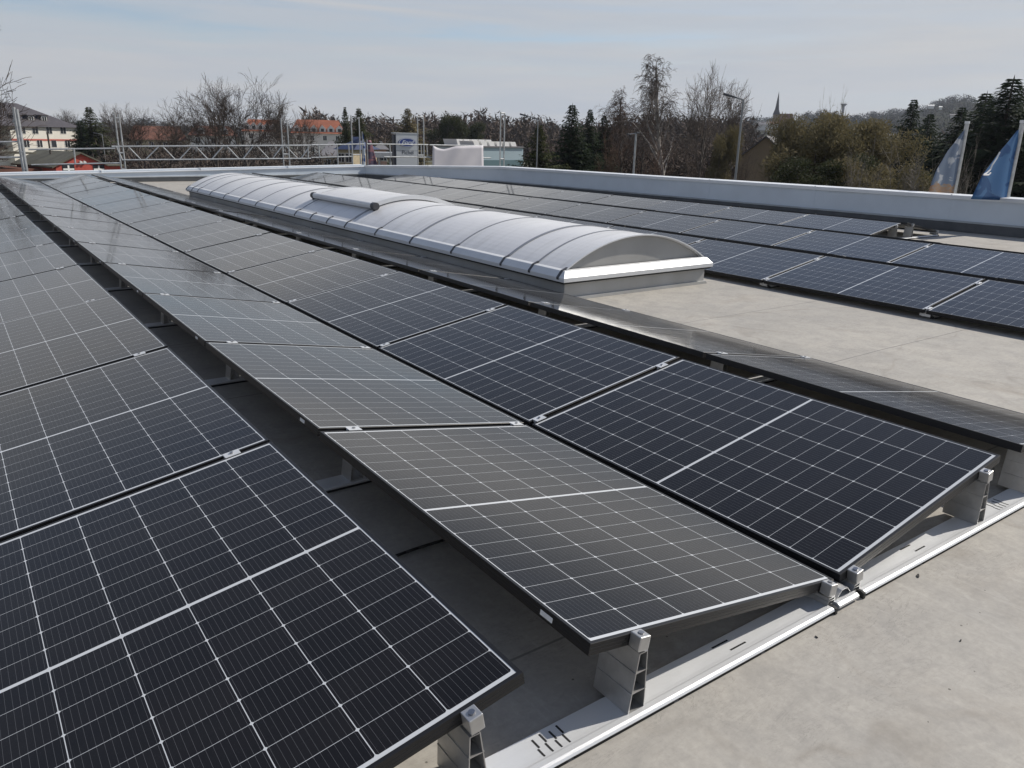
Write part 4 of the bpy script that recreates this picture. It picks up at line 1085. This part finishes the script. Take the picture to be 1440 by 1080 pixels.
# white sheet tied to the rail
M['sheet'] = mat('white_sheet', (.55, .53, .56), .75, var=.05, scale=1.2)
s = MB(); nx, nz = 22, 8; vs = []
top = [(609, 204.5), (617, 208.5), (624, 210), (632, 208), (640, 205.5), (680, 204.8)]
def topy(px):
    for a, b in zip(top[:-1], top[1:]):
        if a[0] <= px <= b[0]: return a[1] + (b[1] - a[1]) * (px - a[0]) / (b[0] - a[0])
    return 205
for i in range(nx + 1):
    px = 609 + 71 * i / nx; a = P(px, topy(px), SY - .10); b = P(px - (1 if i < 3 else 0), 238, SY - .10)
    for j in range(nz + 1):
        v = a.lerp(b, j / nz); v.y += .012 * math.sin(i * .9 + j * .6) + .02 * math.sin(i * .33 + 1); vs.append(v)
s.add(vs, [(i * (nz + 1) + j, i * (nz + 1) + j + 1, (i + 1) * (nz + 1) + j + 1, (i + 1) * (nz + 1) + j) for i in range(nx) for j in range(nz)])
o = s.obj('white_sheet', M['sheet'], smooth=True); sm = o.modifiers.new('thick', 'SOLIDIFY'); sm.thickness = .006
tag(o, 'white plastic sheet hung on the guard rail right of the sign pylon', 'sheet')

# ------------------------------------------------------------------ sign pylon
M['pylon'] = mat('pylon_sheet', (.52, .54, .55), .4, .2, .5, var=.05, scale=1)
M['pylon_dark'] = mat('pylon_side', (.03, .035, .05), .4)
M['blue'] = mat('emblem_blue', (.018, .045, .21), .3, coat=.5)
M['silver'] = mat('emblem_silver', (.62, .66, .72), .3, .3)
F = Frame(572, 44, -.45); py_ = house('sign_pylon', 'tall grey sign pylon with blue oval emblem behind the guard rail', 'sign', F)
x0, x1, z1 = F.x(557), F.x(588), F.z(572, 188)
s = MB(); s.box((x0, 0, 0), (x1, .32, z1)); s.obj('body', M['pylon'], py_, bevel=.01)
s = MB(); s.box((x0 - .11, .05, 0), (x0 - .002, .30, z1 - .06)); s.obj('side_fin', M['pylon_dark'], py_)
s = MB(); s.box((x0 - .13, -.02, z1 + .001), (x1 + .02, .34, z1 + .05)); s.obj('top_cap', M['pylon'], py_)
for yy in (212, 221): s = MB(); z = F.z(572, yy); s.box((x0 + .005, -.004, z), (x1 - .005, -.0005, z + .012)); s.obj('panel_joint', M['grey_roof'], py_)
def oval(cx, cz, a, b, y0, y1, n=40): return MB().prism([(cx + a * math.cos(6.2832 * i / n), cz + b * math.sin(6.2832 * i / n)) for i in range(n)], 1, y0, y1)
ecx, ecz = (x0 + x1) / 2 - .02, F.z(572, 200.3); ea, eb = (x1 - x0) * .385, (x1 - x0) * .175
em = oval(ecx, ecz, ea, eb, -.05, -.001).obj('emblem', M['blue'], py_)
ring_ = MB(); n = 40; vs = []
for i in range(n):
    c, s_ = math.cos(6.2832 * i / n), math.sin(6.2832 * i / n)
    for k_ in (.955, .90): vs += [(ecx + ea * k_ * c, -.054, ecz + eb * (k_ - (.0 if k_ > .93 else .03)) * s_)]
ring_.add(vs, [(2 * i, 2 * ((i + 1) % n), 2 * ((i + 1) % n) + 1, 2 * i + 1) for i in range(n)]); ring_.obj('emblem_ring', M['silver'], em)
def text_mesh(txt, size, shear=0.0, ex=.004, bold=0.0):
    cu = bpy.data.curves.new('txt', 'FONT'); cu.body = txt; cu.size = size; cu.shear = shear; cu.extrude = ex; cu.align_x = 'CENTER'; cu.align_y = 'CENTER'; cu.offset = bold
    ob = bpy.data.objects.new('txt', cu); col.objects.link(ob)
    dg_ = bpy.context.evaluated_depsgraph_get(); me = bpy.data.meshes.new_from_object(ob.evaluated_get(dg_)); bpy.data.objects.remove(ob); return me
o = link('emblem_lettering', text_mesh('Ford', eb * 1.15, .35, .004, .004), M['silver'], em); o.rotation_euler = (R(90), 0, 0); o.location = (ecx, -.055, ecz); o.scale = (1.35, 1, 1)
o = link('lettering', text_mesh('Pichel', .30, 0, .003), M['pylon_dark'], py_); o.rotation_euler = (R(90), 0, 0); o.location = ((x0 + x1) / 2 + .02, -.005, F.z(572, 214.5)); o.scale = (1.0, 1, 1)

# ------------------------------------------------------------------ flags
def flag_cloth(pts_pole, pts_free, nx, nz, wav, y, mt, name='cloth', o0=None, parent=None, amp=.025):
    s = MB(); vs = []
    for j in range(nz + 1):
        f = j / nz
        def along(L):
            k = f * (len(L) - 1); i = min(len(L) - 2, int(k)); a, b = L[i], L[i + 1]; g = k - i
            return P(a[0] + (b[0] - a[0]) * g, a[1] + (b[1] - a[1]) * g, y)
        a, b = along(pts_pole), along(pts_free)
        for i in range(nx + 1):
            v = a.lerp(b, i / nx); u = i / nx
            v = v + Vector((.3, .8, 0)) * amp * u ** .5 * math.sin(wav * u * 6.3 + f * 3.0); vs.append(v - o0)
    s.add(vs, [(j * (nx + 1) + i, j * (nx + 1) + i + 1, (j + 1) * (nx + 1) + i + 1, (j + 1) * (nx + 1) + i) for j in range(nz) for i in range(nx)])
    ob = s.obj(name, mt, parent, smooth=True); md = ob.modifiers.new('thick', 'SOLIDIFY'); md.thickness = .003; return ob
def flag_material(name, base, light, low, zlow, seed):
    mt = bpy.data.materials.new(name); mt.use_nodes = True
    t = NT(mt.node_tree); p = t.n['Principled BSDF']; tcn = t.new('ShaderNodeTexCoord'); v = tcn.outputs['Object']
    s = t.new('ShaderNodeSeparateXYZ'); t.put(s.inputs[0], v)
    f = t.ramp(t.noise(t.mapping(v, scale=(1, 1, 2.2), rot=(0, .6, 0), loc=(seed, 0, 0)), 1.6, 3, .5, .8), .53, .57)
    c = t.mix(f, base, light)
    if low: c = t.mix(t.math('LESS_THAN', t.math('ADD', s.outputs[2], t.math('MULTIPLY', t.noise(v, 3, 2), .3)), zlow), c, t.mix(t.ramp(t.noise(t.mapping(v, scale=(1, 1, 3)), 4, 3), .4, .6), low, (.40, .36, .33)))
    t.put(p.inputs['Base Color'], c); p.inputs['Roughness'].default_value = .6
    tr = t.new('ShaderNodeBsdfTranslucent'); t.put(tr.inputs[0], c); mx = t.new('ShaderNodeMixShader'); mx.inputs[0].default_value = .5
    t.l.new(p.outputs[0], mx.inputs[1]); t.l.new(tr.outputs[0], mx.inputs[2]); t.l.new(mx.outputs[0], t.n['Material Output'].inputs[0]); return mt
M['flag_grey'] = flag_material('grey_flag_cloth', (.24, .30, .40), (.60, .62, .65), (.50, .30, .17), 5.47, 3.0)
M['flag_blue'] = flag_material('blue_flag_cloth', (.105, .25, .46), (.055, .15, .33), None, 0, 9.5)
def flag(label, top_px, top_py, base_px, y, pole_l, free_l, mt, mark=None):
    tpt = P(top_px, top_py, y); b0 = Vector((tpt.x, tpt.y, GROUND))
    o = empty('flag', b0, (0, 0, 0), label, 'flag', 'flags beside the right parapet')
    s = MB(); s.tube((0, 0, 0), tpt - b0, .055, .042, 14); pl = s.obj('pole', M['alu_dull'], o, smooth=False)
    s = MB(); s.tube(tpt - b0, tpt - b0 + Vector((0, 0, .05)), .05, .05, 12); s.obj('pole_cap', M['alu'], pl)
    cl = flag_cloth(pole_l, free_l, 14, 22, 1.5, y, mt, 'cloth', b0, o)
    if mark:
        for m_ in mark:
            s = MB(); pts = [P(a, b, y - .10) - b0 for a, b in m_]; s.path(pts, .014, 5); s.obj('printed_mark', M['white_paint'], cl)
    return o
flag('grey feather flag with pale pattern and orange foot', 1360, 174, 1346, 7.0, [(1356.5, 182), (1353, 205), (1348.5, 240), (1343, 274)], [(1354, 186), (1331, 213), (1315, 240), (1303, 276)], M['flag_grey'])
flag('blue feather flag at the right edge', 1438, 173, 1424, 5.4, [(1433, 182), (1430.5, 205), (1424, 240), (1420, 282)], [(1431, 184), (1407, 210), (1380, 246), (1365, 280)], M['flag_blue'], [[(1383, 246), (1388, 243), (1393, 238), (1396, 231), (1402, 222), (1406, 214)], [(1383, 246), (1390, 246), (1393, 243)]])
# narrow striped flag and patterned banner
M['stripe'] = flag_material('striped_cloth', (.50, .56, .64), (.03, .09, .28), None, 0, 4.0)
M['pinkcloth'] = flag_material('pink_patterned_cloth', (.33, .17, .20), (.13, .10, .16), None, 0, 2.0)
tp = P(509, 185, 33); b0 = Vector((tp.x, tp.y, GROUND)); o = empty('beach_flag', b0, (0, 0, 0), 'narrow upright blue and white flag at the parapet corner', 'flag')
s = MB(); s.tube((0, 0, 0), tp - b0, .035, .02, 8); s.obj('pole', M['galv'], o)
flag_cloth([(509.5, 187), (509, 210), (508.5, 240)], [(510.5, 187), (513.5, 210), (514.5, 240)], 6, 14, .8, 33, M['stripe'], 'cloth', b0, o, .03)
tp = P(516, 196, 34); b0 = Vector((tp.x, tp.y, GROUND)); o = empty('banner', b0, (0, 0, 0), 'pink patterned banner beside the narrow flag', 'banner')
s = MB(); s.tube((0, 0, 0), tp - b0, .03, .03, 8); s.obj('pole', M['galv'], o)
flag_cloth([(514.5, 197), (515, 240)], [(522, 197), (533, 240)], 8, 12, 1.2, 34, M['pinkcloth'], 'cloth', b0, o, .05)

# ------------------------------------------------------------------ lamps and masts
M['lampgrey'] = mat('lamp_post_paint', (.25, .26, .265), .5, .4, var=.1)
M['lamphead'] = mat('lamp_head', (.06, .062, .066), .4)
def lamp(label, base_px, top_px, top_py, tip_px, tip_py, dist, r=.075, hl=.75):
    tpt = at(top_px, top_py, dist); b0 = Vector((tpt.x, tpt.y, GROUND)); tip = at(tip_px, tip_py, dist)
    o = empty('street_lamp', b0, (0, 0, 0), label, 'street lamp', 'street lamps beyond the parapet')
    s = MB(); s.tube((0, 0, 0), (0, 0, 1.2), r * 1.5, r * 1.5, 12); s.tube((0, 0, 1.2), tpt - b0, r, r * .7, 12); s.obj('post', M['lampgrey'], o)
    d = (tip - tpt); e = tip - d.normalized() * hl * .8
    s = MB(); s.tube(tpt - b0, e - b0, r * .6, r * .5, 10); s.obj('arm', M['lampgrey'], o)
    d = d.normalized(); sd = Vector((-d.y, d.x, 0)).normalized(); up = Vector((0, 0, 1)); c0 = tip - b0
    a0 = c0 - d * hl
    s = MB(); s.hexa([a0 - sd * .07 - up * .04, a0 + sd * .07 - up * .04, c0 + sd * .11 - up * .09, c0 - sd * .11 - up * .09], [a0 - sd * .06 + up * .04, a0 + sd * .06 + up * .04, c0 + sd * .09 + up * .05, c0 - sd * .09 + up * .05])
    s.obj('lamp_head', M['lamphead'], o, bevel=.02)
lamp('tall street lamp with angled arm in front of the olive bushes', 1040, 1045.5, 140.5, 1017.5, 131.5, 46)
lamp('thin street lamp with angled arm above the pale blue hall', 758, 756.5, 167.5, 731, 160, 64, .06, .7)
lamp('small street lamp in front of the dark conifer by the cream house', 146, 143.5, 189, 131, 186.5, 118, .06, .6)
tpt = at(894.5, 187.5, 52); b0 = Vector((tpt.x, tpt.y, GROUND)); o = empty('flood_mast', b0, (0, 0, 0), 'short grey mast with two small crossarm heads in front of the bare trees', 'mast')
s = MB(); s.tube((0, 0, 0), tpt - b0, .075, .065, 10); s.obj('post', M['galv'], o)
a = at(884, 189, 52) - b0; b = at(897, 187, 52) - b0; s = MB(); s.tube(a, b, .025, .025, 8); s.obj('crossarm', M['galv'], o)
for q in (a, b): s = MB(); s.box((q.x - .14, q.y - .06, q.z - .04), (q.x + .14, q.y + .06, q.z + .06)); s.obj('lamp_head', M['lamphead'], o, bevel=.015)
tpt = at(50, 0, 1).copy() if False else at(66.5, 186, 92); b0 = Vector((tpt.x, tpt.y, GROUND)); s = MB(); s.tube((0, 0, 0), tpt - b0, .10, .08, 8); o = s.obj('timber_pole', M['bark']); o.location = b0
tag(o, 'plain dark pole standing before the cream house', 'pole')
# white cars seen over the parapet
M['carwhite'] = mat('car_paint_white', (.74, .74, .74), .25, coat=.6)
M['tyre'] = mat('tyre', (.02, .02, .02), .8)
def car(label, px, dist, turn):
    F = Frame(px, dist, turn); o = empty('parked_car', F.o, (0, 0, F.rz), label, 'car', 'white cars parked beyond the far parapet')
    s = MB(); s.prism([(-2.1, .28), (2.1, .28), (2.12, .75), (1.25, .92), (.55, 1.42), (-1.2, 1.45), (-2.0, .98), (-2.1, .7)], 1, -.85, .85); s.obj('body', M['carwhite'], o, bevel=.05)
    for sy in (-1, 1):
        s = MB(); s.prism([(1.1, .94), (.5, 1.36), (-.35, 1.38), (-.35, .94)], 1, sy * .853, sy * .858); s.obj('side_window', M['winglass'], o)
        for wx in (-1.3, 1.3): s = MB(); s.tube((wx, sy * .70, .31), (wx, sy * .88, .31), .31, .31, 16); s.obj('wheel', M['tyre'], o)
car('white car parked left of the beige house, partly hidden by the far parapet', 424, 47, .2)
car('white car behind the far parapet below the grey roofed house', 462, 50, .1)
car('white car behind the far parapet under the bare tree pair', 372, 52, .3)

# ------------------------------------------------------------------ air
hz = bpy.data.materials.new('thin_haze'); hz.use_nodes = True
t = NT(hz.node_tree); t.n.clear(); vp = t.new('ShaderNodeVolumePrincipled'); vp.inputs['Color'].default_value = (.80, .88, 1.0, 1); vp.inputs['Density'].default_value = .00013; vp.inputs['Anisotropy'].default_value = .2
ou = t.new('ShaderNodeOutputMaterial'); t.l.new(vp.outputs[0], ou.inputs['Volume'])
o = MB().box((-2300, -2300, -7.5), (2300, 2300, 160)).obj('haze', hz); tag(o, kind='stuff')

for i, (px, py, L, a) in enumerate([(1291, 810, .014, .4), (1148, 896, .006, 1.3), (1351, 901, .006, .2), ]):
    p = at_z(px, py, .001); s = MB(); r2 = random.Random(i)
    s.prism([(-L, -.2 * L), (-.3 * L, -.34 * L), (L, -.1 * L), (.7 * L, .26 * L), (-.2 * L, .38 * L), (-.8 * L, .2 * L)], 2, 0, .003)
    o = s.obj('scrap', M['rubber'], smooth=False); o.location = p; o.rotation_euler = (0, 0, a)
    tag(o, 'small dark scrap lying on the bare roof in front of the rail', 'scrap', 'dark scraps on the bare roof')
